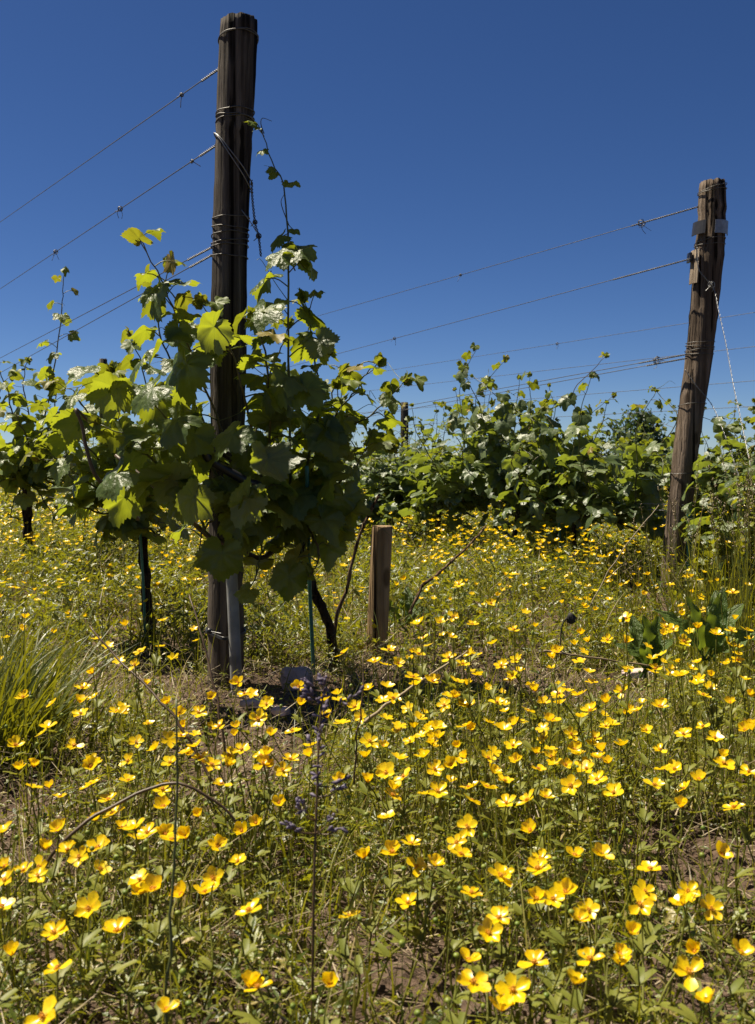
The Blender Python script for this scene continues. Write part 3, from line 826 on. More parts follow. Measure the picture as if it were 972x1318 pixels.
post7, b7, ax7 = post('wooden_post', [(CX + F * O3[0] / O3[1], HY - F * (1.95 - CH) / O3[1], 22), (CX + F * O3[0] / O3[1], HY + F * CH / O3[1], 22)], O3[1], M['post2'], 18, 'end post of the second row, beyond the leaning post', 'wooden trellis posts', ns=14, nr=16)

# ------------------------------------------------------------------ trellis wires
def helix(mb, a, b, r, rad, pitch, ph=0, n=None):
    a = np.asarray(a); b = np.asarray(b); L = np.linalg.norm(b - a); d = (b - a) / L
    u = np.cross(d, [0, 0, 1]); u /= np.linalg.norm(u); v = np.cross(d, u)
    n = n or int(L / pitch * 9) + 4
    s = np.linspace(0, 1, n); ang = s * L / pitch * 2 * PI + ph
    mb.tube(a + (b - a) * s[:, None] + (np.cos(ang) * rad)[:, None] * u + (np.sin(ang) * rad)[:, None] * v, r, 5, .5)


def knot(mb, c, s, seed):
    r = np.random.default_rng(seed)
    for _ in range(4):
        a = np.linspace(0, 2 * PI * 1.3, 12); ax = r.normal(0, 1, 3); ax /= np.linalg.norm(ax)
        u = np.cross(ax, [.3, .2, 1]); u /= np.linalg.norm(u); v = np.cross(ax, u)
        mb.tube(np.asarray(c) + np.cos(a)[:, None] * u * s + np.sin(a)[:, None] * v * s + ax * r.normal(0, .3) * s, .0014, 4)
    for _ in range(3):
        e = np.asarray(c) + np.array([r.normal(0, .8), r.normal(0, .4), -abs(r.normal(0.5, 1))]) * s * 2.6
        mb.tube(spline([c, (np.asarray(c) + e) / 2 + r.normal(0, .4, 3) * s, e], 6), .0012, 4)


def wire(a, b, label, r=.0014, twist=.35, knots=(), tail=True, group=None, mat='wire', sag=.012, start_twist=True):
    a = np.asarray(a, float); b = np.asarray(b, float); root = empty('trellis_wire', a)
    d = b - a; L = np.linalg.norm(d); n = 30
    s = np.linspace(0, 1, n); pts = d * s[:, None]; pts[:, 2] -= sag * 4 * s * (1 - s)
    m = MB(); m.tube(pts, r, 5, .5); m.build('strand', M[mat], root)
    if twist:
        m = MB(); e = d / L * twist
        helix(m, np.zeros(3), e, r * .9, r * 1.7, .028, 0); helix(m, np.zeros(3), e, r * .9, r * 1.7, .028, PI)
        m.build('twisted_end', M[mat], root)
    for k, (t_, s_) in enumerate(knots):
        m = MB(); c = d * t_; c[2] -= sag * 4 * t_ * (1 - t_); knot(m, c, s_, int(abs(a[2]) * 1000) + k); m.build('wire_knot', M[mat], root)
    tag(root, label, 'wire', group)
    return root


def rowpt(x, y, org):
    """the point of a row's plane seen at photo point (x, y)"""
    k = (x - CX) / F
    t_ = (org[0] - k * org[1]) / (k * ROW[1] - ROW[0])
    p = org + ROW * t_
    return np.array([p[0], p[1], CH - (y - HY) / F * p[1]]), t_


O1 = np.array([-.45, 2.85, 0])


def wire_through(org, p_a, p_b, t_end, *args, **kw):
    a, ta = rowpt(*p_a, org); b, tb = rowpt(*p_b, org)
    e = a + (b - a) * (t_end - ta) / (tb - ta)
    kn = [((k[0] - ta) / (t_end - ta), k[1]) for k in kw.pop('kn', [])]
    return wire(a, e, *args, knots=kn, **kw)


def tpix(x, org):
    return rowpt(x, 500, org)[1]


G1 = 'wires of the tall post row'; G2 = 'wires of the leaning post row'; G3 = 'wires of the row behind the leaning post'
wire_through(O1, (284, 87), (0, 286), 5.6, 'topmost wire with a twisted end leaving the tall post', group=G1, twist=.16, kn=[(tpix(234, O1), .006)], sag=0, r=.0017)
wire_through(O1, (278, 187), (0, 372), 5.6, 'second highest wire of the tall post, dotted with wire knots', group=G1, twist=.14, kn=[(tpix(247, O1), .006), (tpix(155, O1), .009), (tpix(72, O1), .011)], sag=0, r=.0017)
wire_through(O1, (273, 318), (0, 461), 5.6, 'upper of two close wires tied to the tall post above the foliage', group=G1, twist=.22, sag=0, r=.0016)
wire_through(O1, (273, 328), (0, 480), 5.6, 'lower of two close wires tied to the tall post above the foliage', group=G1, twist=.20, sag=0, r=.0016)
wire_through(O1, (285, 690), (0, 625), 5.6, 'low fruit wire of the tall post row, hidden among leaves', group=G1, twist=0, sag=0, r=.0014)
wire_through(O2, (899, 266), (415, 405), 10.3, 'topmost wire of the leaning post with a twisted knotted end', group=G2, twist=.42, kn=[(tpix(826, O2), .018), (tpix(593, O2), .008)], sag=0, r=.0018)
wire_through(O2, (889, 333), (425, 458), 10.3, 'second wire of the leaning post, leaving at the pale split patch', group=G2, twist=.5, kn=[(tpix(508, O2), .010)], sag=0, r=.0018)
wire_through(O2, (884, 456), (525, 522), 10.3, 'upper of two close wires tied to the middle of the leaning post', group=G2, twist=.3, kn=[(tpix(845, O2), .018), (tpix(590, O2), .007)], sag=0, r=.0018)
wire_through(O2, (884, 461), (525, 527), 10.3, 'lower of two close wires tied to the middle of the leaning post', group=G2, twist=.25, sag=0, r=.0018)
wire_through(O2, (880, 650), (480, 636), 10.3, 'upper of two low fruit wires catching light above the stub', group=G2, twist=0, sag=0, r=.0021, mat='newwire')
wire_through(O2, (880, 658), (480, 641), 10.3, 'lower of two low fruit wires catching light above the stub', group=G2, twist=0, sag=0, r=.0021, mat='newwire')
for (ya, yb, lb) in ((402, 488, 'highest thin distant wire crossing behind the leaning post'), (446, 508, 'second thin distant wire crossing behind the leaning post'), (490, 534, 'third thin distant wire crossing behind the leaning post'),
                     (523, 552, 'lowest thin distant wire crossing behind the leaning post')):
    a, ta = rowpt(972, ya, O3); b, tb = rowpt(430, yb, O3)
    s0 = a + (b - a) * (0 - ta) / (tb - ta); e0 = a + (b - a) * (12.0 - ta) / (tb - ta)
    wire(s0, e0, lb, group=G3, twist=0, sag=0, r=.0020, knots=[((3.1) / 12, .012)] if ya == 402 else ())

# guy wires of the leaning post, and the twisted tail on the tall post
def strand_thing(name, pts, label, cat, mat, r=.0011, tw=.0018, pitch=.05, n=90, group=None, knots=()):
    p = spline([np.asarray(q) for q in pts], n); root = empty(name, p[0])
    tan = np.gradient(p, axis=0); tan /= np.linalg.norm(tan, axis=1)[:, None]
    u = np.cross(tan, [.2, .9, .1]); u /= np.linalg.norm(u, axis=1)[:, None]; v = np.cross(tan, u)
    L = np.concatenate([[0], np.cumsum(np.linalg.norm(np.diff(p, axis=0), axis=1))])
    for ph in (0, PI):
        m = MB(); a = L / pitch * 2 * PI + ph
        m.tube(p - p[0] + (np.cos(a) * tw)[:, None] * u + (np.sin(a) * tw)[:, None] * v, r, 5); m.build('strand', M[mat], root)
    for k, s_ in knots:
        m = MB(); knot(m, p[int(k * (n - 1))] - p[0], s_, 5); m.build('wire_knot', M[mat], root)
    return tag(root, label, cat, group)


strand_thing('anchor_wire', [P(897, 318, 4.48), P(899, 345, 4.47), P(908, 358, 4.46), P(919, 372, 4.45), P(925, 400, 4.38), P(934, 440, 4.28), P(945, 500, 4.12), P(958, 560, 3.95), P(985, 690, 3.6), P(1005, 790, 3.4)],
             'bright twisted anchor wire running down from the top of the leaning post', 'wire', 'newwire', n=260, knots=((.30, .015),))
strand_thing('anchor_wire', [P(882, 476, 4.50), P(895, 495, 4.47), P(908, 510, 4.46), P(918, 524, 4.43), P(930, 552, 4.34), P(950, 610, 4.2), P(985, 720, 3.9), P(1003, 800, 3.7)],
             'pale anchor wire running down from the middle of the leaning post', 'wire', 'newwire', n=200)
strand_thing('wire_tail', [P(324, 232, 2.83), P(325, 255, 2.82), P(327, 275, 2.82), P(329, 290, 2.82), P(333, 304, 2.82), P(336, 330, 2.82)], 'dark twisted wire end hanging off the right side of the tall post', 'wire', 'wire', r=.0016, tw=.0025, pitch=.02, n=80, knots=((.55, .006), (.8, .007)))

# ------------------------------------------------------------------ small objects at the posts
def solid_tube(name, pts, rad, mat, label, cat, sides=16, n=24, parts=(), jit=0, seed=1, wob=0, group=None, pname=None):
    p = spline([np.asarray(q) for q in pts], n)
    if wob: p = wobble(p, wob, seed)
    m = MB(); m.tube(p - p[0], rad if np.ndim(rad) == 0 else np.interp(np.linspace(0, 1, n), np.linspace(0, 1, len(rad)), rad), sides, .5, jit=jit)
    ob = m.build(name, mat); ob.location = p[0]
    return tag(ob, label, cat, group)


# grey pipe: hollow tube
def pipe():
    root = empty('grey_pipe', P(305, 895, 2.76))
    p = spline(rel_to([P(305, 900, 2.76), P(302, 820, 2.76), P(297, 715, 2.76)], root), 20)
    m = MB(); m.tube(p, .0165, 18, .5, cap=False); m.tube(p[::-1], .0135, 18, .5, cap=False)
    m.build('tube_wall', M['pipe'], root)
    return tag(root, 'grey plastic pipe strapped upright to the foot of the tall post', 'pipe')


def rel_to(pts, root):
    return [np.asarray(q) - np.array(root.location) for q in pts]


pipe()
ct = empty('cable_tie', P(272, 812, 2.76))
c0, r0 = ax1(812)
a = np.linspace(0, 2 * PI, 60)
loop = np.stack([np.cos(a) * (r0 + .006), np.sin(a) * (r0 + .003), np.sin(a) * .004 + np.cos(a) * -.004], -1)
fr = np.clip(-np.sin(a), 0, 1) * np.exp(-((np.cos(a) - .25) / .5) ** 2)
loop[:, 1] -= fr * .045
loop = loop + c0 - np.array(ct.location)
m = MB()
for dz in (-.003, 0, .003):
    m.tube(loop + [0, 0, dz], .0022, 6, .5)
m.build('strap', M['black'], ct)
m = MB(); k0 = np.array([-.004, -.006, 0]); m.tube([k0 + [0, .012, 0], k0 + [0, .006, 0], k0, k0 + [0, -.005, 0]], [.005, .009, .009, .006], 10); m.build('tie_head', M['black'], ct)
m = MB(); m.tube(spline([k0 + [0.004, -.004, 0], k0 + [.02, -.010, -.002], k0 + [.040, -.020, -.004]], 8), .0022, 6); m.build('tie_tail', M['black'], ct)
tag(ct, 'black cable tie strapping the grey pipe to the tall post', 'cable tie')
solid_tube('black_hose', PX([(272, 566, 2.66), (265, 574, 2.62), (268, 590, 2.62), (288, 603, 2.64), (315, 618, 2.66), (345, 630, 2.70), (372, 650, 2.78)]), .0125, M['black'],
           'black rubber hose curling out of the leaves in front of the tall post', 'hose', n=40)
solid_tube('plant_stake', PX([(404, 868, 2.90), (399, 760, 2.86), (397, 680, 2.80), (395, 600, 2.74)]), .0058, M['teal'], 'thin teal plastic stake beside the stone, in the big vine', 'stake', group='teal stakes tied to vines')
solid_tube('plant_stake', PX([(187, 826, 3.38), (185, 760, 3.38), (181, 690, 3.38), (180, 640, 3.40)]), .0048, M['teal'], 'thin teal plastic stake against the second vine trunk', 'stake', group='teal stakes tied to vines')
solid_tube('plant_stake', PX([(722, 742, 5.25), (720, 680, 5.25), (716, 600, 5.28)]), .0075, M['teal'], 'thin teal plastic stake under the second vine from the leaning post', 'stake', group='teal stakes tied to vines')
solid_tube('plant_stake', PX([(884, 770, 4.5), (887, 712, 4.5), (886, 650, 4.5)]), .012, M['teal'], 'teal plastic stake standing right behind the leaning post foot', 'stake', group='teal stakes tied to vines')

# wooden stub: turned round stake with a flat end
st = empty('wooden_stub', P(486, 845, 3.2))
b = MB()
ns, nr = 24, 30
Yst = 3.2
top, bot = P(492, 678, Yst), P(484, 862, Yst)
th = np.arange(ns) * 2 * PI / ns
V = []
for k in range(nr + 1):
    u = k / nr; c = bot + (top - bot) * u; r = .0345 * (1 + .012 * math.sin(9 * u)) * (1 + .03 * (vnoise(np.cos(th) * 2, np.sin(th) * 2 + u, 1.2, 4) - .5) * 2)
    r = r * (1 - .09 * np.clip(1 - np.abs((np.arange(ns) - 17.5) / .9), 0, 1))
    V.append(c + np.stack([np.cos(th) * r, np.sin(th) * r, 0 * th], -1))
V.append(top + (V[-1] - top) * .95 + [0, 0, .0025])
V.append(top + (V[-1] - top) * .5 + [0, 0, .003])
n = len(V); V = np.vstack(V + [top[None] + [0, 0, .004]])
i = np.arange(n - 1)[:, None] * ns; j = np.arange(ns)[None]; j2 = (j + 1) % ns
b.add(V - np.array(st.location), [(n * ns, (n - 1) * ns + k, (n - 1) * ns + (k + 1) % ns) for k in range(ns)], np.stack([i + j, i + j2, i + ns + j2, i + ns + j], -1).reshape(-1, 4))
b.build('shaft', M['stub'], st)
tag(st, 'short pale round wooden stub with flat sawn top among the buttercups', 'stake')


# stones
def stone(x, y, Y, sx, sy, sz, seed, label, rot=0.0, mat='stone', name='stone'):
    rng = np.random.default_rng(seed)
    nu, nv = 18, 12
    V = []
    for a in range(nv + 1):
        ph = PI * a / nv
        for c in range(nu):
            t_ = 2 * PI * c / nu
            d = np.array([math.sin(ph) * math.cos(t_), math.sin(ph) * math.sin(t_), math.cos(ph)])
            q = np.sign(d) * np.abs(d) ** .55
            q = q * (1 + .16 * (vnoise(d[0] * 2 + d[2], d[1] * 2 - d[2], 1.4, seed) - .5) * 2 + .05 * (vnoise(d[0] * 6 + d[2] * 3, d[1] * 6, 1, seed + 3) - .5))
            V.append(q * [sx, sy, sz])
    V = np.array(V)
    R = np.array([[math.cos(rot), -math.sin(rot), 0], [math.sin(rot), math.cos(rot), 0], [0, 0, 1]])
    V = V @ R.T
    Q = [(a * nu + c, a * nu + (c + 1) % nu, (a + 1) * nu + (c + 1) % nu, (a + 1) * nu + c) for a in range(nv) for c in range(nu)]
    m = MB(); m.add(V, None, [q[::-1] for q in Q])
    ob = m.build(name, M[mat], smooth=False); ob.location = P(x, y, Y)
    return tag(ob, label, 'stone', None)


stone(382, 874, 2.78, .046, .032, .034, 3, 'pinkish stone block lying at the foot of the big vine', .15)
stone(325, 905, 2.42, 0.028, .02, .009, 5, 'flat pale pink stone lying in the soil before the tall post', .5)
stone(362, 915, 2.36, 0.022, .018, .009, 6, 'flat pink stone lying just in front of the bigger stone block', -.4)
stone(820, 866, 2.5, 0.035, .02, .010, 7, 'flat greenish stone lying below the dock plant', .2)

# ------------------------------------------------------------------ single stalks and twigs
def stalk(name, pts, r0, r1, mat, label, cat, sides=6, seed=1, rnd=.5, wob=.002, nodes=0, group=None):
    p = wobble(spline([np.asarray(q) for q in pts], 30), wob, seed)
    rr_ = np.linspace(r0, r1, 30)
    if nodes:
        rr_ = rr_ * (1 + .35 * (np.arange(30) % nodes == 0))
    m = MB(); m.tube(p - p[0], rr_, sides, rnd)
    ob = m.build(name, mat); ob.location = p[0]
    return tag(ob, label, cat, group)


stalk('dead_twig', PX([(424, 866, 3.0), (432, 810, 3.0), (448, 745, 2.98), (462, 692, 2.97), (478, 655, 2.96), (488, 636, 2.96)]), .0068, .0042, M['deadcane'], 'dead brown twig leaning up between the big vine and the stub', 'twig', wob=.004, nodes=4)
stalk('dead_twig', PX([(528, 790, 3.3), (545, 755, 3.32), (575, 728, 3.36), (602, 703, 3.4), (624, 678, 3.44)]), .0058, .0036, M['deadcane'], 'dead beige cane lying aslant behind the stub', 'twig', wob=.004, nodes=4)
stalk('dry_stalk', PX([(55, 1120, 1.22), (85, 1080, 1.22), (130, 1047, 1.24), (180, 1019, 1.26), (225, 1008, 1.26), (265, 1022, 1.26), (300, 1052, 1.26), (312, 1085, 1.26)]), .0026, .0016, M['cane'], 'brown dry stalk arching low over the foreground buttercups', 'stalk')
stalk('dry_stalk', PX([(275, 1010, 1.62), (240, 945, 1.66), (200, 895, 1.70), (150, 845, 1.76), (115, 806, 1.8)]), .0030, .0016, M['cane'], 'straight dark stalk slanting out of the grass tuft shade', 'stalk')
stalk('dry_stalk', PX([(292, 985, 1.66), (285, 930, 1.68), (270, 860, 1.72), (255, 800, 1.76), (243, 766, 1.8)]), .0026, .0014, M['cane'], 'thin dark stalk standing just in front of the tall post foot', 'stalk')
stalk('dry_stalk', PX([(212, 1385, .92), (215, 1318, .92), (218, 1200, .94), (224, 1110, .96), (228, 1010, .98), (226, 900, 1.0)]), .0020, .0011, M['shoot'], 'tall thin green stalk rising from the bottom edge among the buttercups', 'stalk')
stalk('dry_stalk', PX([(470, 930, 1.75), (505, 902, 1.8), (545, 874, 1.85), (602, 838, 1.95)]), .0032, .0020, M['straw'], 'stiff straw coloured stem slanting in front of the stub', 'stalk', rnd=.7)
stalk('dry_stalk', PX([(740, 1015, 1.6), (720, 930, 1.62), (716, 880, 1.64)]), .0018, .001, M['stem'], 'slim upright green stem between buttercups right of the stub', 'stalk')
stalk('dry_stalk', PX([(456, 1010, 1.55), (462, 930, 1.57), (468, 880, 1.58), (466, 845, 1.6)]), .0018, .001, M['cane'], 'slim brown stem before the stub', 'stalk')
stalk('dry_stalk', PX([(700, 838, 2.2), (760, 846, 2.2), (850, 858, 2.22)]), .0032, .002, M['straw'], 'pale straw stem lying flat below the dock plant', 'stalk', rnd=.5)
stalk('dry_stalk', PX([(760, 780, 2.6), (790, 725, 2.62), (815, 690, 2.62), (848, 650, 2.64)]), .0016, .001, M['straw'], 'pale dry grass stem crossing before the leaning post foot', 'stalk', rnd=.8)

# dark drooping seed head
sh = empty('seed_head', P(722, 848, 2.2))
m = MB(); m.tube(spline(rel_to(PX([(722, 850, 2.2), (722, 815, 2.2), (726, 800, 2.2), (732, 794, 2.2)]), sh), 14), .0016, 6); m.build('stem', M['seed'], sh)
m = MB(); c = P(735, 796, 2.2) - np.array(sh.location)
m.tube([c + [.002, 0, -.012], c + [.001, 0, -.008], c + [0, 0, .0], c + [-.002, 0, .008], c + [-.004, 0, .012]], [.004, .009, .0095, .008, .003], 9, jit=.9); m.build('capsule', M['seed'], sh)
tag(sh, 'dark withered seed head nodding beside a patch of bare soil', 'plant')

# purple wildflower spike in the near foreground
wf = empty('purple_wildflower', P(401, 1412, 1.0)); wo = np.array(wf.location)
m = MB()
path = spline([q - wo for q in PX([(401, 1412, 1.0), (402, 1300, 1.0), (404, 1150, 1.01), (408, 1020, 1.03), (412, 930, 1.05), (420, 866, 1.06)])], 40)
m.tube(path, np.linspace(.0019, .0010, 40), 6, .9)
rw = np.random.default_rng(12)
heads = []
for i in range(18):
    t_ = rw.uniform(.52, .98); p0 = path[int(t_ * 39)]
    az = rw.random() * 6.28; ln = rw.uniform(.02, .075) * (1.15 - t_) * 2
    d = np.array([math.cos(az), math.sin(az) * .6, rw.uniform(.2, .7)])
    e = p0 + d * ln
    m.tube(spline([p0, p0 + d * ln * .5 + [0, 0, -.004], e], 8), np.linspace(.0009, .0005, 8), 4, .9, cap=False)
    for k in range(6):
        heads.append((p0 + (e - p0) * rw.uniform(.45, 1.0), d))
for i in range(34):
    t_ = rw.uniform(.60, 1.0); az = rw.random() * 6.28
    heads.append((path[int(t_ * 39)], np.array([math.cos(az), math.sin(az), rw.uniform(0, .8)])))
m.build('stem', M['cane'], wf)
m = MB()
for (p0, d) in heads:
    d = d / np.linalg.norm(d) + rw.normal(0, .3, 3); d /= np.linalg.norm(d); s = rw.uniform(.7, 1.3)
    m.tube([p0, p0 + d * .003 * s, p0 + d * .006 * s, p0 + d * .008 * s], np.array([.0007, .0013, .0017, .0007]) * s, 5, rw.random())
m.build('blossoms', M['purple'], wf)
tag(wf, 'tall stalk of tiny purple blossoms in front of the buttercups', 'wildflower')


# ------------------------------------------------------------------ dock plants, grass tufts, weeds
def lance_leaf(mb, base, tipdir, normal, L, W, bend, seed, rnd, nl=16, nw=4, wave=.28):
    rng = np.random.default_rng(seed); ph = rng.random(2) * 6.28
    u = np.linspace(0, 1, nl + 1)
    wid = W * np.sin(np.clip(u * .93 + .07, 0, 1) ** .8 * PI) ** .8 * .5 + .003
    R = frames(np.asarray(tipdir, float)[None], np.asarray(normal, float)[None])[0]
    ang = bend * u
    du = L / nl
    px = np.concatenate([[0], np.cumsum(np.cos(ang[:-1]) * du)]); pz = np.concatenate([[0], np.cumsum(-np.sin(ang[:-1]) * du)])
    V, ve = [], []
    for k in range(nl + 1):
        for j in range(-nw, nw + 1):
            v = j / nw
            V.append([px[k], v * wid[k], pz[k] + abs(v) * wid[k] * .35 + wave * wid[k] * v * v * math.sin(u[k] * 22 + ph[0] + (v > 0) * ph[1])])
            ve.append(1.0 if j == 0 else 0.0)
    V = np.array(V) @ R.T + base; c = 2 * nw + 1
    Q = [(k * c + j, (k + 1) * c + j, (k + 1) * c + j + 1, k * c + j + 1) for k in range(nl) for j in range(2 * nw)]
    lc = np.array([[u[k] * 3, j / nw, seed % 17] for k in range(nl + 1) for j in range(-nw, nw + 1)])
    mb.add(V, None, Q, rnd, np.array(ve), lc)


def broad_plant(x, y, Y, spec, seed, label, name='dock_plant', cat='plant'):
    root = empty(name, P(x, y, Y)); rng = np.random.default_rng(seed)
    for k, (dx, dy, dz, L, W, bend) in enumerate(spec):
        m = MB(); d = np.array([dx, dy, dz], float); d /= np.linalg.norm(d)
        h = np.array([dx, dy, 0.0]); nrm = np.array([0, 0, 1.0]) - d * d[2] + np.array([0, -.5, 0])
        bs = np.array([rng.normal(0, .008), rng.normal(0, .008), 0])
        m.tube(spline([bs, bs + d * L * .12, bs + d * L * .22], 6), .003, 5, .5, cap=False)
        lance_leaf(m, bs + d * L * .2, d, nrm, L * .85, W, bend, seed * 31 + k, rng.random())
        m.build('leaf', M['dock'], root)
    return tag(root, label, cat)


broad_plant(832, 872, 2.35, [(-.15, -.15, 1, .15, .040, .35), (.1, -.3, 1, .15, .042, .5), (.55, -.2, 1, .12, .04, .7), (-.6, -.2, .8, .13, .04, .8), (-.1, .3, 1, .15, .045, .4)], 3,
            'dock plant with dark upright wavy leaves below the leaning post')
broad_plant(908, 850, 2.55, [(-.2, -.2, 1, .17, .042, .4), (.12, -.2, 1, .19, .045, .45), (.5, -.1, 1, .18, .055, .7), (.8, -.3, .7, .17, .05, .8), (-.6, 0, .9, .18, .05, .7), (.2, .4, 1, .2, .05, .5)], 4,
            'dock plant with tall bright leaves, between the leaning post and the frame edge')
broad_plant(520, 805, 3.5, [(-.5, -.2, .8, .14, .05, .7), (.3, -.3, .9, .14, .05, .6), (.8, 0, .7, .13, .045, .8), (0, .3, 1, .14, .05, .5), (-.8, 0, .5, .12, .04, .8)], 5,
            'low bright green leafy weed right behind the stub', 'leafy_weed')


def blades(mb, pos, h, w, az, lean, curve, rnd, segs=5):
    """many curved grass blades"""
    n = len(pos); u = np.linspace(0, 1, segs + 1)
    ang = lean[:, None] + curve[:, None] * u[None] ** 1.3            # angle from vertical
    ds = (h / segs)[:, None]
    r = np.concatenate([np.zeros((n, 1)), np.cumsum(np.sin(ang[:, :-1]) * ds, 1)], 1)
    z = np.concatenate([np.zeros((n, 1)), np.cumsum(np.cos(ang[:, :-1]) * ds, 1)], 1)
    wid = w[:, None] * (1 - u[None] ** 2.2) * .5 + .0002
    dx, dy = np.cos(az)[:, None], np.sin(az)[:, None]
    tw = RNG.normal(0, .9, n)[:, None]
    sx, sy = np.cos(az[:, None] + PI / 2 + tw), np.sin(az[:, None] + PI / 2 + tw)
    C = np.stack([pos[:, 0:1] + r * dx, pos[:, 1:2] + r * dy, pos[:, 2:3] + z], -1)
    S = np.stack([sx * wid, sy * wid, 0 * wid], -1)
    V = np.stack([C - S, C + S], 2).reshape(n, -1, 3)
    k = np.arange(segs) * 2
    Q = np.stack([k, k + 1, k + 3, k + 2], -1)[None] + (np.arange(n) * (segs + 1) * 2)[:, None, None]
    mb.add(V, None, Q, np.repeat(rnd, (segs + 1) * 2))


def tuft(x, y, Y, n, h, spread, w, seed, label, lean=.35, seedheads=0, mat='grass', group=None, rndr=(0, .5), az_bias=None, curve=1.0):
    rng = np.random.default_rng(seed); c = P(x, y, Y); c[2] = float(gz(c[0], c[1])); root = empty('grass_tuft', c)
    m = MB()
    pos = np.stack([rng.normal(0, spread, n), rng.normal(0, spread, n), np.full(n, -.01)], -1)
    az = np.arctan2(pos[:, 1], pos[:, 0]) + rng.normal(0, .6, n)
    if az_bias is not None:
        az = np.where(rng.random(n) < .5, az_bias + rng.normal(0, .5, n), az)
    blades(m, pos, h * rng.uniform(.5, 1.1, n), w * rng.uniform(.6, 1.3, n), az, np.abs(rng.normal(lean * .6, lean * .5, n)), rng.uniform(.2, 1.4, n) * curve, rng.uniform(*rndr, n), 7)
    m.build('blades', M[mat], root)
    if seedheads:
        for k in range(seedheads):
            m = MB(); s2 = MB()
            b0 = np.array([rng.normal(0, spread), rng.normal(0, spread), 0]); hh = h * rng.uniform(1.0, 1.5); a_ = rng.random() * 6.28; l_ = rng.uniform(.05, .22) * hh
            p_ = spline([b0, b0 + [math.cos(a_) * l_ * .3, math.sin(a_) * l_ * .3, hh * .6], b0 + [math.cos(a_) * l_, math.sin(a_) * l_, hh]], 14)
            m.tube(p_, np.linspace(.0014, .0006, 14), 4, rng.uniform(.3, 1), cap=False)
            for q in range(16):
                pp = p_[13] + (p_[9] - p_[13]) * rng.random(); d = rng.normal(0, 1, 3); d[2] = abs(d[2]) + .6; d /= np.linalg.norm(d)
                s2.tube([pp, pp + d * .005, pp + d * .010], [.0006, .0014, .0004], 4, rng.uniform(.2, .9))
            so_ = m.build('grass_stem', M['stem'], root); s2.build('seed_head', M['straw'], so_)
    return tag(root, label, 'grass', group)


tuft(8, 940, 2.05, 300, .34, .065, .0060, 1, 'dense dark tuft of long arching grass at the picture edge', .5, az_bias=.3)
tuft(56, 895, 2.3, 100, .25, .07, .0055, 2, 'smaller grass tuft with pale dry blades beside the dense one', .6, rndr=(.2, 1.0))
tuft(-30, 870, 2.5, 130, .34, .07, .006, 3, 'grass tuft half hidden at the back of the dense one', .5)
GT = 'tall seeding grasses by the leaning post'
tuft(925, 850, 2.95, 70, .42, .10, .004, 4, 'tall seeding grass standing over the bright dock plant', .2, 16, group=GT, curve=.6)
tuft(965, 860, 2.8, 80, .46, .10, .004, 5, 'tallest seeding grass at the frame edge by the anchor wires', .2, 18, group=GT, curve=.6)
tuft(800, 815, 3.3, 60, .30, .14, .004, 6, 'loose seeding grass before the leaning post foot', .3, 9, group=GT)
tuft(640, 800, 3.4, 60, .26, .22, .004, 7, 'loose thin grass growing behind the bare soil strip', .3, 6)

for k, (x, y, Y, n_, h_, lab) in enumerate(((900, 800, 3.5, 90, .42, 'tall grass around the back of the bright dock plant'), (955, 815, 3.3, 110, .46, 'dense tall grass before the lower anchor wire end'),
                                            (985, 790, 3.7, 110, .52, 'tallest grass clump cut by the frame edge'))):
    tuft(x, y, Y, n_, h_, .12, .0045, 40 + k, lab, .22, 5, group=GT, curve=.7, rndr=(0, .95))


def weed(x, y, Y, h, seed, label):
    root = empty('tall_weed', P(x, y, Y)); rng = np.random.default_rng(seed)
    for k in range(4):
        a_ = rng.random() * 6.28; l_ = rng.uniform(.05, .25) * h; hh = h * rng.uniform(.7, 1.05)
        leafy_shoot(root, [(0, 0, 0), (math.cos(a_) * l_ * .4, math.sin(a_) * l_ * .4, hh * .55), (math.cos(a_) * l_, math.sin(a_) * l_, hh)], rng, LEAF_LO, M['herb'], smax=.030, smin=.012, spacing=.022,
                    rad=.0022, petiole=.018, tendril=False, stem_mat=M['stem'], name='stem', tip=True)
    tag(root, label, 'weed', 'tall leafy weeds by the leaning post')


for k, (x, y, Y, h_, lab) in enumerate(((915, 800, 3.6, .44, 'leafy weed nearest the leaning post foot'), (945, 810, 3.45, .52, 'leafy weed between the two anchor wires'), (972, 805, 3.5, .60, 'tallest leafy weed at the frame edge'),
                                        (780, 770, 4.6, .24, 'low leafy weed under the first vine beside the leaning post'))):
    weed(x, y, Y, h_, 60 + k, lab)

# far dark bush
def bush(c, w, h, n, seed, label):
    rng = np.random.default_rng(seed); root = empty('bush', c)
    m = MB()
    for k in range(7):
        a_ = rng.random() * 6.28
        m.tube(spline([(0, 0, 0), (math.cos(a_) * w * .15, math.sin(a_) * w * .15, h * .4), (math.cos(a_) * w * .4, math.sin(a_) * w * .4, h * .85)], 8), np.linspace(.03, .01, 8), 5)
    m.build('branches', M['bark'], root)
    f = MB()
    cl = rng.normal(0, 1, (26, 3)); cl /= np.linalg.norm(cl, axis=1)[:, None]; cl *= rng.uniform(.3, 1, 26)[:, None]
    p_ = cl[rng.integers(0, 26, n)] * [w * .5, w * .5, h * .42] + rng.normal(0, .10 * w, (n, 3)) + [0, 0, h * .56]
    put_leaves(f, LEAF_LO, p_, rng.normal(0, 1, (n, 3)), rng.normal(0, 1, (n, 3)) + [0, 0, 1], np.full(n, .055), rng.random(n), rng)
    f.build('foliage', M['bush'], root)
    tag(root, label, 'bush', None)


bush((6.5, 24.0, 0), 1.6, 1.85, 2600, 3, 'dark round bush rising beyond the rows beside the leaning post')
bush((3.4, 27.0, 0), 2.2, 1.35, 1500, 4, 'low dark bush just showing above the vine rows')

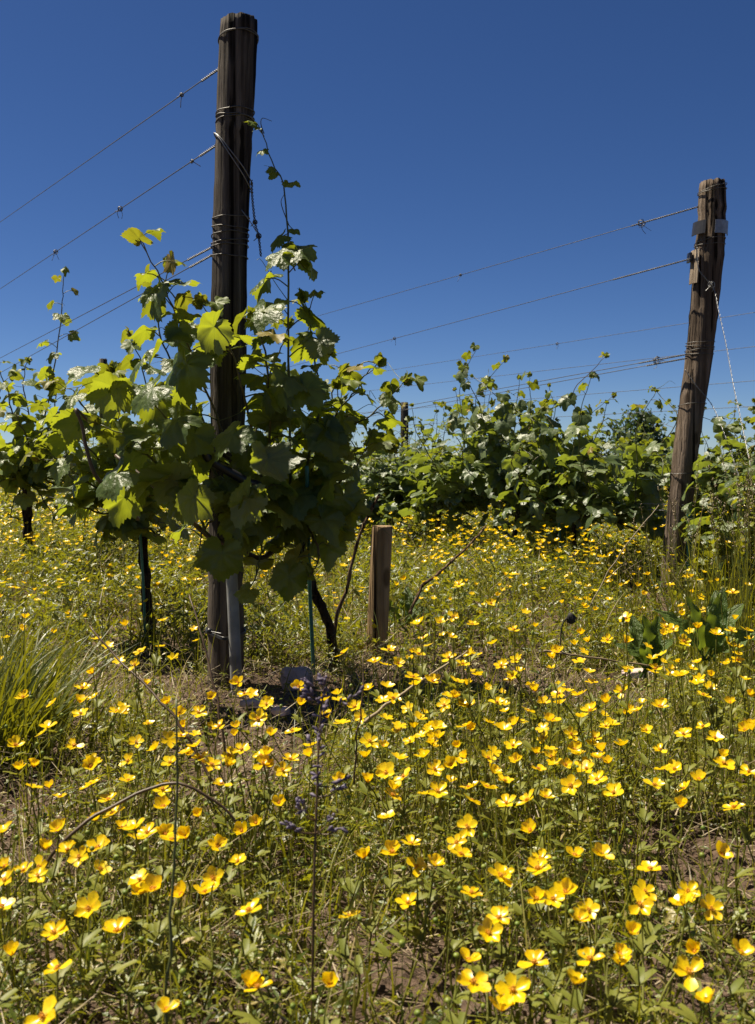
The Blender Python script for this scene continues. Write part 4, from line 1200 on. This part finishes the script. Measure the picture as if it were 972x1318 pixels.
# ------------------------------------------------------------------ meadow cover (uncountable)
def wedge(n, y0, y1, soil=True, pad=.80, rng=RNG, power=2.0):
    n = int(n * 1.3)
    yy = (y0 ** power + (y1 ** power - y0 ** power) * rng.random(n)) ** (1 / power)
    xx = rng.uniform(-1, 1, n) * (.40 * yy + pad)
    if soil:
        k = rng.random(n) > soil_mask(xx, yy) ** .8
        xx, yy = xx[k], yy[k]
    return np.stack([xx, yy, gz(xx, yy)], -1)


def rot_rand(n, tilt, rng=RNG):
    az = rng.random(n) * 2 * PI
    x = np.stack([np.cos(az), np.sin(az), rng.normal(0, tilt, n)], -1)
    nr = np.stack([rng.normal(0, tilt, n), rng.normal(0, tilt, n), np.ones(n)], -1)
    return frames(x, nr)


def lobed3():
    """a buttercup leaf: three cut leaflets"""
    V = [[0, 0, 0]]; T = []
    for a in (-1.15, 0, 1.15):
        o_ = len(V); pr = [(.22, -.10), (.50, -.34), (.66, -.14), (.98, -.17), (1.05, 0), (.98, .17), (.66, .14), (.50, .34), (.22, .10)]
        L = 1.0 if a == 0 else .85
        for (x, y) in pr:
            x, y = x * L, y * L
            V.append([x * math.cos(a) - y * math.sin(a), x * math.sin(a) + y * math.cos(a), .10 * x - .28 * x * x + .30 * abs(y)])
        c = len(V); V.append([.5 * L * math.cos(a), .5 * L * math.sin(a), -.02])
        for k in range(8):
            T.append((c, o_ + k, o_ + k + 1))
        T.append((c, o_ + 8, o_)); T.append((0, o_, o_ + 8))
    return np.array(V, float), np.array([t[::1] for t in T])


TRI_V, TRI_T = lobed3()
TRI_V = TRI_V * [1, 1, 1]
DIA_V = np.array([[0, 0, 0], [.45, .22, .06], [.5, 0, -.03], [.45, -.22, .06], [1, 0, -.10]], float)
DIA_T = np.array([(0, 2, 1), (0, 3, 2), (1, 2, 4), (2, 3, 4)])
SIM_V = np.array([[0, 0, 0], [.5, .20, .05], [.5, -.20, .05], [1, 0, -.08]], float)
SIM_T = np.array([(0, 2, 1), (1, 2, 3)])

cover = MB()
# near: buttercup leaves on short stalks
p = wedge(7000, .62, 3.1); n = len(p); p[:, 2] += RNG.uniform(.006, .085, n) * RNG.random(n) ** .5
cover.scatter(TRI_V, TRI_T, None, p, rot_rand(n, .45), RNG.uniform(.008, .019, n), RNG.random(n) * .95)
p = wedge(190000, .62, 3.1); n = len(p); hc = np.clip(vnoise(p[:, 0], p[:, 1], 9, 61) * 1.7 - .45, .03, 1); p[:, 2] += RNG.uniform(.04, 1, n) * (.012 + .11 * hc)
p = p[RNG.random(n) < .35 + .65 * hc]; n = len(p)
cover.scatter(DIA_V, DIA_T, None, p, rot_rand(n, .55), np.stack([RNG.uniform(.008, .026, n), RNG.uniform(.005, .016, n), RNG.uniform(.006, .016, n)], -1), RNG.random(n) ** .75)
p = wedge(190000, 3.0, 7.2); n = len(p); hc = np.clip(vnoise(p[:, 0], p[:, 1], 6, 71) * 1.9 - .5, .03, 1); p[:, 2] += RNG.uniform(.05, 1, n) * (.02 + .22 * hc)
p = p[RNG.random(n) < .3 + .7 * hc]; n = len(p)
cover.scatter(DIA_V, DIA_T, None, p, rot_rand(n, .7), np.stack([RNG.uniform(.014, .046, n), RNG.uniform(.010, .030, n), RNG.uniform(.01, .03, n)], -1), RNG.random(n) ** 1.5 * .9)
p = wedge(120000, 6.8, 19, soil=False, pad=1.4); n = len(p); p[:, 2] += RNG.uniform(.01, .20, n)
cover.scatter(SIM_V, SIM_T, None, p, rot_rand(n, .7), np.stack([RNG.uniform(.03, .07, n), RNG.uniform(.04, .08, n), RNG.uniform(.03, .05, n)], -1), RNG.random(n) ** 1.6 * .9)
tag(cover.build('meadow_herbs', M['herb']), kind='stuff')

gr = MB()
p = wedge(17000, .62, 3.1); n = len(p)
blades(gr, p, RNG.uniform(.03, .14, n) * RNG.uniform(.6, 1.3, n), RNG.uniform(.0012, .0032, n), RNG.random(n) * 6.28, np.abs(RNG.normal(.5, .55, n)), RNG.uniform(0, 1.6, n), np.clip(RNG.random(n), 0, 1), 4)
p = wedge(2600, .62, 3.1); n = len(p)
blades(gr, p, RNG.uniform(.12, .24, n), RNG.uniform(.0014, .003, n), RNG.random(n) * 6.28, np.abs(RNG.normal(.2, .3, n)), RNG.uniform(0, 1.4, n), RNG.random(n), 6)
p = wedge(8000, 3.0, 7.2); n = len(p)
blades(gr, p, RNG.uniform(.08, .26, n), RNG.uniform(.002, .005, n), RNG.random(n) * 6.28, np.abs(RNG.normal(.25, .35, n)), RNG.uniform(0, 1.4, n), RNG.random(n), 3)
p = wedge(12000, 6.8, 19, soil=False, pad=1.4); n = len(p)
blades(gr, p, RNG.uniform(.12, .34, n), RNG.uniform(.005, .010, n), RNG.random(n) * 6.28, np.abs(RNG.normal(.25, .3, n)), RNG.uniform(0, 1.2, n), RNG.random(n), 2)
tag(gr.build('meadow_grass', M['grass']), kind='stuff')

sw = MB()
p = wedge(11000, .62, 3.2, soil=False); n = len(p); p[:, 2] += RNG.uniform(0, 1, n) ** 2 * .07
blades(sw, p, RNG.uniform(.015, .10, n), RNG.uniform(.0008, .0022, n), RNG.random(n) * 6.28, RNG.uniform(.9, 1.65, n), RNG.uniform(-.3, .5, n), RNG.random(n), 3)
p = wedge(3000, 3.0, 8, soil=False); n = len(p); p[:, 2] += RNG.uniform(0, .16, n)
blades(sw, p, RNG.uniform(.04, .2, n), RNG.uniform(.0015, .003, n), RNG.random(n) * 6.28, RNG.uniform(.3, 1.6, n), RNG.uniform(-.3, .8, n), RNG.random(n), 3)
tag(sw.build('dry_straw', M['straw']), kind='stuff')

cd = MB()
CL_V = np.array([[1, 0, 0], [-.9, .2, .1], [.1, .9, -.1], [0, -1, .15], [.1, 0, .8], [0, .1, -.7]], float)
CL_T = np.array([(0, 2, 4), (2, 1, 4), (1, 3, 4), (3, 0, 4), (2, 0, 5), (1, 2, 5), (3, 1, 5), (0, 3, 5)])
p = wedge(16000, .62, 3.4, soil=False); n = len(p)
cd.scatter(CL_V, CL_T, None, p, rot_rand(n, .6), np.stack([RNG.uniform(.3, 1, n), RNG.uniform(.3, 1, n), RNG.uniform(.3, .8, n)], -1) * (RNG.random(n) ** 3 * .010 + .0016)[:, None], RNG.random(n))
tag(cd.build('soil_crumbs', M['soil'], smooth=False), kind='stuff')

# ------------------------------------------------------------------ buttercups
def petal_ring(R, openang, seed, nl=5, nw=4, five=5, drop=0):
    rng = np.random.default_rng(seed); m = MB()
    for k in range(five):
        if k < drop:
            continue
        a = 2 * PI * k / five + rng.normal(0, .10); oa = openang + rng.normal(0, .13); sz = R * rng.uniform(.9, 1.08)
        V = []
        for i in range(nl + 1):
            u = i / nl; wd = .47 * (u ** .75) * (1 - u ** 6) ** .5 + .025
            if i == nl: wd = .20
            for j in range(-nw // 2, nw // 2 + 1):
                v = j / (nw / 2)
                x = u * (1 - .10 * v * v * u) ; y = v * wd
                z = .26 * v * v * wd + .18 * u * u - .05 * math.sin(3 * v + k)*u
                el = oa
                V.append([x * math.cos(el) - z * math.sin(el), y, x * math.sin(el) + z * math.cos(el)])
        V = np.array(V) * sz
        c, s_ = math.cos(a), math.sin(a)
        V = V @ np.array([[c, s_, 0], [-s_, c, 0], [0, 0, 1]])
        w_ = nw + 1
        Q = [(i * w_ + j, (i + 1) * w_ + j, (i + 1) * w_ + j + 1, i * w_ + j + 1) for i in range(nl) for j in range(nw)]
        m.add(V, None, Q, rng.random())
    return m


def stamens(seed):
    rng = np.random.default_rng(seed); m = MB()
    for k in range(30):
        a = rng.random() * 6.28; r = rng.uniform(.0012, .0042); h = .0045 - r * .45
        b_ = np.array([math.cos(a) * r * .4, math.sin(a) * r * .4, .0004]); e = np.array([math.cos(a) * r, math.sin(a) * r, h])
        m.tube([b_, (b_ + e) / 2, e * .95, e * 1.08], [.00018, .00018, .00045, .0003], 4, 1)
    m.tube([(0, 0, 0), (0, 0, .0016), (0, 0, .0030), (0, 0, .0036)], [.0016, .0019, .0013, .0002], 8)
    return m


def stem_mesh(seed, bud):
    """unit-height stem from the root to (tipx, 0, 1) in units of 0.2 m, with narrow bracts"""
    rng = np.random.default_rng(seed); m = MB(); tx = rng.uniform(-.065, .065), rng.uniform(-.065, .065)
    p_ = spline([(0, 0, -.01), (tx[0] * .9 + rng.normal(0, .012), tx[1] * .2 + rng.normal(0, .012), .09), (tx[0] + rng.normal(0, .006), tx[1] + rng.normal(0, .006), .15), (tx[0], tx[1], .2)], 12)
    m.tube(p_, np.linspace(.0014, .0009, 12), 5, rng.random() * .7)
    buds = []
    for t_ in (.45, .68):
        b0 = p_[int(t_ * 11)]; a = rng.random() * 6.28
        for q in range(3):
            aa = a + (q - 1) * .7; d = np.array([math.cos(aa), math.sin(aa), .8])
            lance_leaf(m, b0, d, [0, 0, 1], rng.uniform(.014, .03), .0025, .5, seed + q, rng.random() * .6, 5, 1, 0)
        if bud and (t_ > .5 or rng.random() < .5):
            d = np.array([math.cos(a + 2), math.sin(a + 2), 0]); e = b0 + d * rng.uniform(.012, .028) + [0, 0, rng.uniform(.03, .055)]
            m.tube(spline([b0, b0 + d * .012 + [0, 0, .018], e], 7), np.linspace(.001, .0007, 7), 4, .4, cap=False)
            buds.append(e)
    return m, np.array([tx[0], tx[1], .2]), buds


stems, blooms, stam = [], [], []
def to_mesh(mb, name, mat):
    o_ = mb.build(name, mat); me = o_.data; bpy.data.objects.remove(o_); return me


for k in range(12):
    mb, tp_, bd = stem_mesh(400 + k, k % 2 == 0)
    me = to_mesh(mb, 'stem', M['stem'])
    bm_ = None
    if bd:
        bm_ = []
        for e in bd:
            b_ = MB()
            b_.tube([e + [0, 0, -.003], e + [0, 0, -.0015], e + [0, 0, .001], e + [0, 0, .003], e + [0, 0, .004]], [.0008, .0028, .0034, .0024, .0003], 8, RNG.random(), jit=.15)
            bm_.append(to_mesh(b_, 'bud', M['bud']))
    stems.append((me, tp_, bm_))
FORMS = ['wide open', 'wide open', 'wide open', 'cupped', 'cupped', 'wide open', 'half closed', 'wide open', 'cupped', 'wide open']
for k, fm in enumerate(FORMS):
    oa = {'wide open': .02, 'cupped': .34, 'half closed': .80}[fm] + .10 * math.sin(k)
    blooms.append((to_mesh(petal_ring(.0160, oa, 60 + k, drop=(0, 0, 0, 0, 0, 0, 0, 1, 0, 0)[k]), 'bloom', M['petal']), fm))
for k in range(3):
    stam.append(to_mesh(stamens(90 + k), 'stamens', M['stamen']))

FL = """42,987 117,987 117,1010 78,1026 165,1005 209,1017 210,1040 256,1051 124,1056 146,1048 76,1069 156,1066 173,1067 190,1072 177,1080 212,1075 221,1082 241,1078 280,1090 312,1070 2,1072
307,1109 87,1095 102,1104 127,1092 56,1094 7,1116 31,1121 51,1116 49,1128 7,1133 129,1119 180,1133 197,1146 183,1150 234,1153 265,1150 275,1131 115,1170 151,1199 70,1201 15,1230 75,1247 2,1168 321,1173 215,1301 56,1309
321,1272 474,1007 497,995 505,1024 564,1019 498,1053 605,1014 627,1014 607,1031 634,995 602,1065 588,1085 593,1100 529,1087 505,1098 536,1116 559,1114 469,1106 607,1150 525,1163 451,1180 642,1182 629,1202 603,1238
609,1265 425,1270 332,1272 437,1004 359,1034 345,987 364,992 644,1128 664,980 693,990 735,1012 769,1004 842,1011 868,990 881,1016 876,1039 900,1004 932,983 964,994 790,1021 703,1027 679,1031 652,1034 683,1070
696,1106 693,1119 740,1102 774,1102 837,1119 927,1101 649,1126 712,1158 728,1150 757,1172 744,1184 691,1158 647,1180 830,1148 824,1165 886,1148 880,1165 915,1170 812,1202 798,1230 800,1243 759,1236 688,1240 661,1275 645,1302
739,1267 895,1226 888,1252 954,1228 912,1291 30,898 67,906 106,886 120,898 104,919 61,937 150,917 174,856 180,839 120,867 209,799 306,880 315,893 343,907 272,898 256,917 231,919 215,906 237,936 233,947 191,932 304,936 302,947
176,956 200,965 252,961 259,976 296,973 293,987 337,973 339,984 122,984 165,980 219,982 311,965 333,926 241,972 442,841 483,852 501,837 513,854 539,803 545,821 567,801 583,794 608,804 581,820 632,777 591,752 662,811 539,842 578,847
596,855 606,842 645,857 664,850 615,869 588,877 557,877 532,872 506,899 474,888 435,894 387,908 384,885 345,906 572,908 584,898 605,907 656,876 598,935 608,940 589,962 628,976 662,933 564,937 513,940 528,954 493,961 476,955 465,923 457,910
376,942 374,978 496,993 557,957 416,903 748,817 782,824 806,796 805,827 718,840 808,862 862,867 844,861 890,861 916,870 877,870 898,809 866,810 878,792 856,807 880,826 922,817 941,812 961,811 938,829 965,823 950,834 949,850 943,763
660,870 690,890 720,893 745,895 700,905 735,945 765,950 740,965 770,975 850,965 880,945 905,895 915,885 930,975 940,905 965,895 820,915 780,935 700,950 690,970 660,960 760,915 800,890 850,910 960,875 855,990 712,928 728,985 640,905 630,930
680,915 755,990 780,905 832,940 905,935 920,950 960,940 545,975 520,1000 560,990 580,985 650,1005 710,975 470,975 400,960 283,935 272,985 96,960 20,960 140,1030 330,1060 285,1010 945,1040 800,960""".split()
FL = [tuple(map(float, s.split(','))) for s in FL]
SPECIAL = {
    (425, 1270): 'lone half closed buttercup near the bottom edge beside the purple flower stalk',
    (215, 1301): 'large buttercup cut by the bottom edge on the tall green stalk',
    (912, 1291): 'lowest buttercup near the bottom corner, far below the dock plants',
    (954, 1228): 'open buttercup at the frame edge, just above the lowest corner buttercup',
    (451, 1180): 'single buttercup standing alone just past the purple flower stalk',
    (798, 1230): 'upper of two touching buttercups low under the dock plants',
    (800, 1243): 'lower of two touching buttercups low under the dock plants',
    (588, 1085): 'upper of two overlapping buttercups below the stub',
    (593, 1100): 'lower of two overlapping buttercups below the stub',
    (748, 817): 'buttercup standing alone by the dark withered seed head',
    (591, 752): 'farthest tall buttercup rising above the flower field behind the stub',
    (442, 841): 'buttercup between the dead twig foot and the stub',
    (209, 799): 'buttercup just beside the second vine trunk foot',
    (61, 937): 'pale open buttercup before the dense grass tuft',
    (603, 1238): 'tilted buttercup low below the stub showing its underside',
    (70, 1201): 'edge-on buttercup low at the sunny corner under the grass tufts',
}
rb = np.random.default_rng(21)
cnt = 0
for (x, y) in FL:
    if cnt >= 300:
        break
    hh = np.interp(y, [750, 800, 870, 950, 1318], [.40, .33, .255, .20, .17]) * rb.uniform(.9, 1.1)
    Yf = F * (CH - hh) / (y - HY)
    Xf = (x - CX) / F * Yf
    k = int(rb.integers(0, len(stems))); me, tp_, bm_ = stems[k]
    rz = rb.random() * 2 * PI; sz = hh / .2
    c, s_ = math.cos(rz), math.sin(rz)
    bx, by = Xf - (tp_[0] * c - tp_[1] * s_), Yf - (tp_[0] * s_ + tp_[1] * c)
    bz = float(gz(bx, by))
    root = empty('buttercup', (bx, by, bz)); root.rotation_euler = (0, 0, rz)
    so = bpy.data.objects.new('stem', me); COL.objects.link(so); so.parent = root; so.scale = (1, 1, (hh - bz) / .2)
    for bm1 in bm_ or ():
        bo = bpy.data.objects.new('bud', bm1); COL.objects.link(bo); bo.parent = root; bo.scale = (1, 1, (hh - bz) / .2)
    fk = int(rb.integers(0, len(blooms)))
    if (x, y) == (425, 1270): fk = 6
    bme, form = blooms[fk]
    fo = bpy.data.objects.new('bloom', bme); COL.objects.link(fo); fo.parent = root
    fo.location = (tp_[0], tp_[1], hh - bz)
    # face mostly up, tipped a little to the sun or the viewer
    nv = np.array([rb.normal(-.12, .30), rb.normal(-.30, .34), 1.0])
    nv = Matrix.Rotation(-rz, 3, 'Z') @ Vector(nv)
    fo.rotation_euler = (nv.to_track_quat('Z', 'Y').to_matrix() @ Matrix.Rotation(rb.random() * 6.28, 3, 'Z')).to_euler()
    sc_ = rb.uniform(.74, 1.06); fo.scale = (sc_, sc_, sc_)
    sm = bpy.data.objects.new('stamens', stam[int(rb.integers(0, 3))]); COL.objects.link(sm); sm.parent = fo
    near = 'closest to the camera' if y > 1080 else ('in the middle of the meadow' if y > 930 else 'around the post and stub feet')
    lab = SPECIAL.get((x, y))
    if lab:
        tag(root, lab, 'flower', 'buttercups singled out in the meadow')
    else:
        tag(root, f'{form} yellow buttercup on a thin green stem, {near}', 'flower', f'{form} buttercups {near}')
    cnt += 1

# the countless rest of the buttercups
far = MB()
def flat_flower(R, five=5, up=.35):
    V = [[0, 0, 0]]; T = []
    for k in range(five):
        a = 2 * PI * k / five; o_ = len(V)
        for (r, da) in ((.62, -.5), (.98, -.28), (.98, .28), (.62, .5)):
            V.append([r * R * math.cos(a + da), r * R * math.sin(a + da), up * r * r * R])
        T += [(0, o_, o_ + 1), (0, o_ + 1, o_ + 2), (0, o_ + 2, o_ + 3)]
    return np.array(V), np.array(T)


FV, FT = flat_flower(1.0)
FV2, FT2 = flat_flower(1.0, up=.8)
NEARF = []
for k_ in range(3):
    pr_ = petal_ring(1.0, (.05, .35, .6)[k_], 300 + k_, nl=3, nw=2)
    NEARF.append((np.concatenate(pr_.v), np.concatenate(pr_.q)))
fst = MB()
for (n0, y0, y1, hl, hh_, R) in ((760, 1.40, 2.6, .15, .27, .0140), (2100, 2.5, 5.0, .12, .32, .0135), (3500, 4.6, 8.5, .12, .32, .0132), (5000, 8.0, 18.5, .14, .32, .0165)):
    p = wedge(n0, y0, y1, soil=y1 < 7, pad=.9, rng=rb)
    clump = vnoise(p[:, 0], p[:, 1], 1.6, 41) * .6 + vnoise(p[:, 0], p[:, 1], 4.0, 53) * .4
    p = p[rb.random(len(p)) < np.clip((clump - .25) * 2.2, .12, 1)]
    n = len(p); hgt = rb.uniform(hl, hh_, n)
    q = p.copy(); q[:, 2] += hgt
    nr = np.stack([rb.normal(-.1, .35, n), rb.normal(-.25, .35, n), np.ones(n)], -1)
    Rm = frames(np.stack([np.cos(np.arange(n) * 2.4), np.sin(np.arange(n) * 2.4), np.zeros(n)], -1), nr)
    if y1 < 6:
        pk = rb.integers(0, 3, n)
        for k_ in range(3):
            u_ = pk == k_
            far.scatter(NEARF[k_][0], None, NEARF[k_][1], q[u_], Rm[u_], R * rb.uniform(.8, 1.15, u_.sum()), rb.random(u_.sum()))
        blades(fst, p, hgt, np.full(n, .0018), rb.random(n) * 6.28, np.zeros(n), rb.normal(0, .03, n), rb.random(n), 3)
        continue
    half = rb.random(n) < .6
    far.scatter(FV, FT, None, q[half], Rm[half], R * rb.uniform(.8, 1.15, half.sum()), rb.random(half.sum()))
    far.scatter(FV2, FT2, None, q[~half], Rm[~half], R * rb.uniform(.75, 1.05, (~half).sum()), rb.random((~half).sum()))
    w_ = np.full(n, .0022 if y1 < 6 else .0035)
    blades(fst, p, hgt, w_, rb.random(n) * 6.28, np.zeros(n), rb.normal(0, .03, n), rb.random(n), 3)
tag(far.build('buttercup_field', M['petal']), kind='stuff')
# leafless stems and seeded heads between the near flowers
p = wedge(4200, .7, 3.2, rng=rb); n = len(p)
hgt = rb.uniform(.07, .22, n)
blades(fst, p, hgt, rb.uniform(.0012, .0024, n), rb.random(n) * 6.28, np.abs(rb.normal(.35, .4, n)), rb.normal(.2, .5, n), rb.random(n), 5)
tag(fst.build('buttercup_stalks', M['stem']), kind='stuff')
bd = MB()
BV = []; BT = []
for a in range(5):
    ph = PI * a / 4
    for c in range(6):
        BV.append([math.sin(ph) * math.cos(c * PI / 3), math.sin(ph) * math.sin(c * PI / 3), math.cos(ph)])
for a in range(4):
    for c in range(6):
        BT += [(a * 6 + c, (a + 1) * 6 + c, (a + 1) * 6 + (c + 1) % 6), (a * 6 + c, (a + 1) * 6 + (c + 1) % 6, a * 6 + (c + 1) % 6)]
p = wedge(420, .7, 2.8, rng=rb); n = len(p); hgt = rb.uniform(.08, .19, n)
blades_p = p.copy(); p2 = p.copy(); p2[:, 2] += hgt
bd.scatter(np.array(BV), np.array(BT), None, p2, rot_rand(n, .3, rb), rb.uniform(.0026, .0042, n), rb.random(n))
blades(bd, blades_p, hgt, np.full(n, .0016), rb.random(n) * 6.28, np.zeros(n), np.zeros(n), rb.random(n), 3)
tag(bd.build('green_seed_buds', M['bud']), kind='stuff')

# ------------------------------------------------------------------ camera, sky, sun
cam = bpy.data.cameras.new('camera'); co = bpy.data.objects.new('camera', cam); COL.objects.link(co)
co.location = (0, 0, CH); co.rotation_euler = (PI / 2, 0, 0)
cam.sensor_fit = 'VERTICAL'; cam.sensor_height = 36.0; cam.lens = F / 1318 * 36
cam.shift_y = -(659 - HY) / 1318
cam.clip_start = .02; cam.clip_end = 3000
cam.dof.use_dof = True; cam.dof.focus_distance = 2.7; cam.dof.aperture_fstop = 13
SC.camera = co

wd = bpy.data.worlds.new('World'); SC.world = wd; wd.use_nodes = True
n = wd.node_tree; n.nodes.clear()
sky = n.nodes.new('ShaderNodeTexSky'); sky.sky_type = 'NISHITA'; sky.sun_disc = False
sky.sun_elevation = SUN_EL; sky.sun_rotation = SUN_AZ; sky.altitude = 2500; sky.air_density = .75; sky.dust_density = 1.0; sky.ozone_density = 4.0
bg = n.nodes.new('ShaderNodeBackground'); bg.inputs[1].default_value = .05
ow = n.nodes.new('ShaderNodeOutputWorld')
hs = N(n, 'ShaderNodeHueSaturation', Saturation=1.18, Value=.76, Hue=.508); n.links.new(sky.outputs[0], hs.inputs['Color']); n.links.new(hs.outputs[0], bg.inputs[0]); n.links.new(bg.outputs[0], ow.inputs[0])

sl = bpy.data.lights.new('sun', 'SUN'); sl.energy = 5.0; sl.angle = math.radians(.5); sl.color = (1, .90, .72)
so = bpy.data.objects.new('sun', sl); COL.objects.link(so)
so.rotation_euler = Vector(SUN).to_track_quat('Z', 'Y').to_euler(); so.location = (0, 0, 8)

SC.render.engine = 'CYCLES'
SC.cycles.max_bounces = 6; SC.cycles.transmission_bounces = 4; SC.cycles.diffuse_bounces = 3; SC.cycles.glossy_bounces = 2
SC.view_settings.view_transform = 'Standard'; SC.view_settings.look = 'None'; SC.view_settings.exposure = 1.15; SC.view_settings.gamma = 1.0
SC.view_settings.use_curve_mapping = False
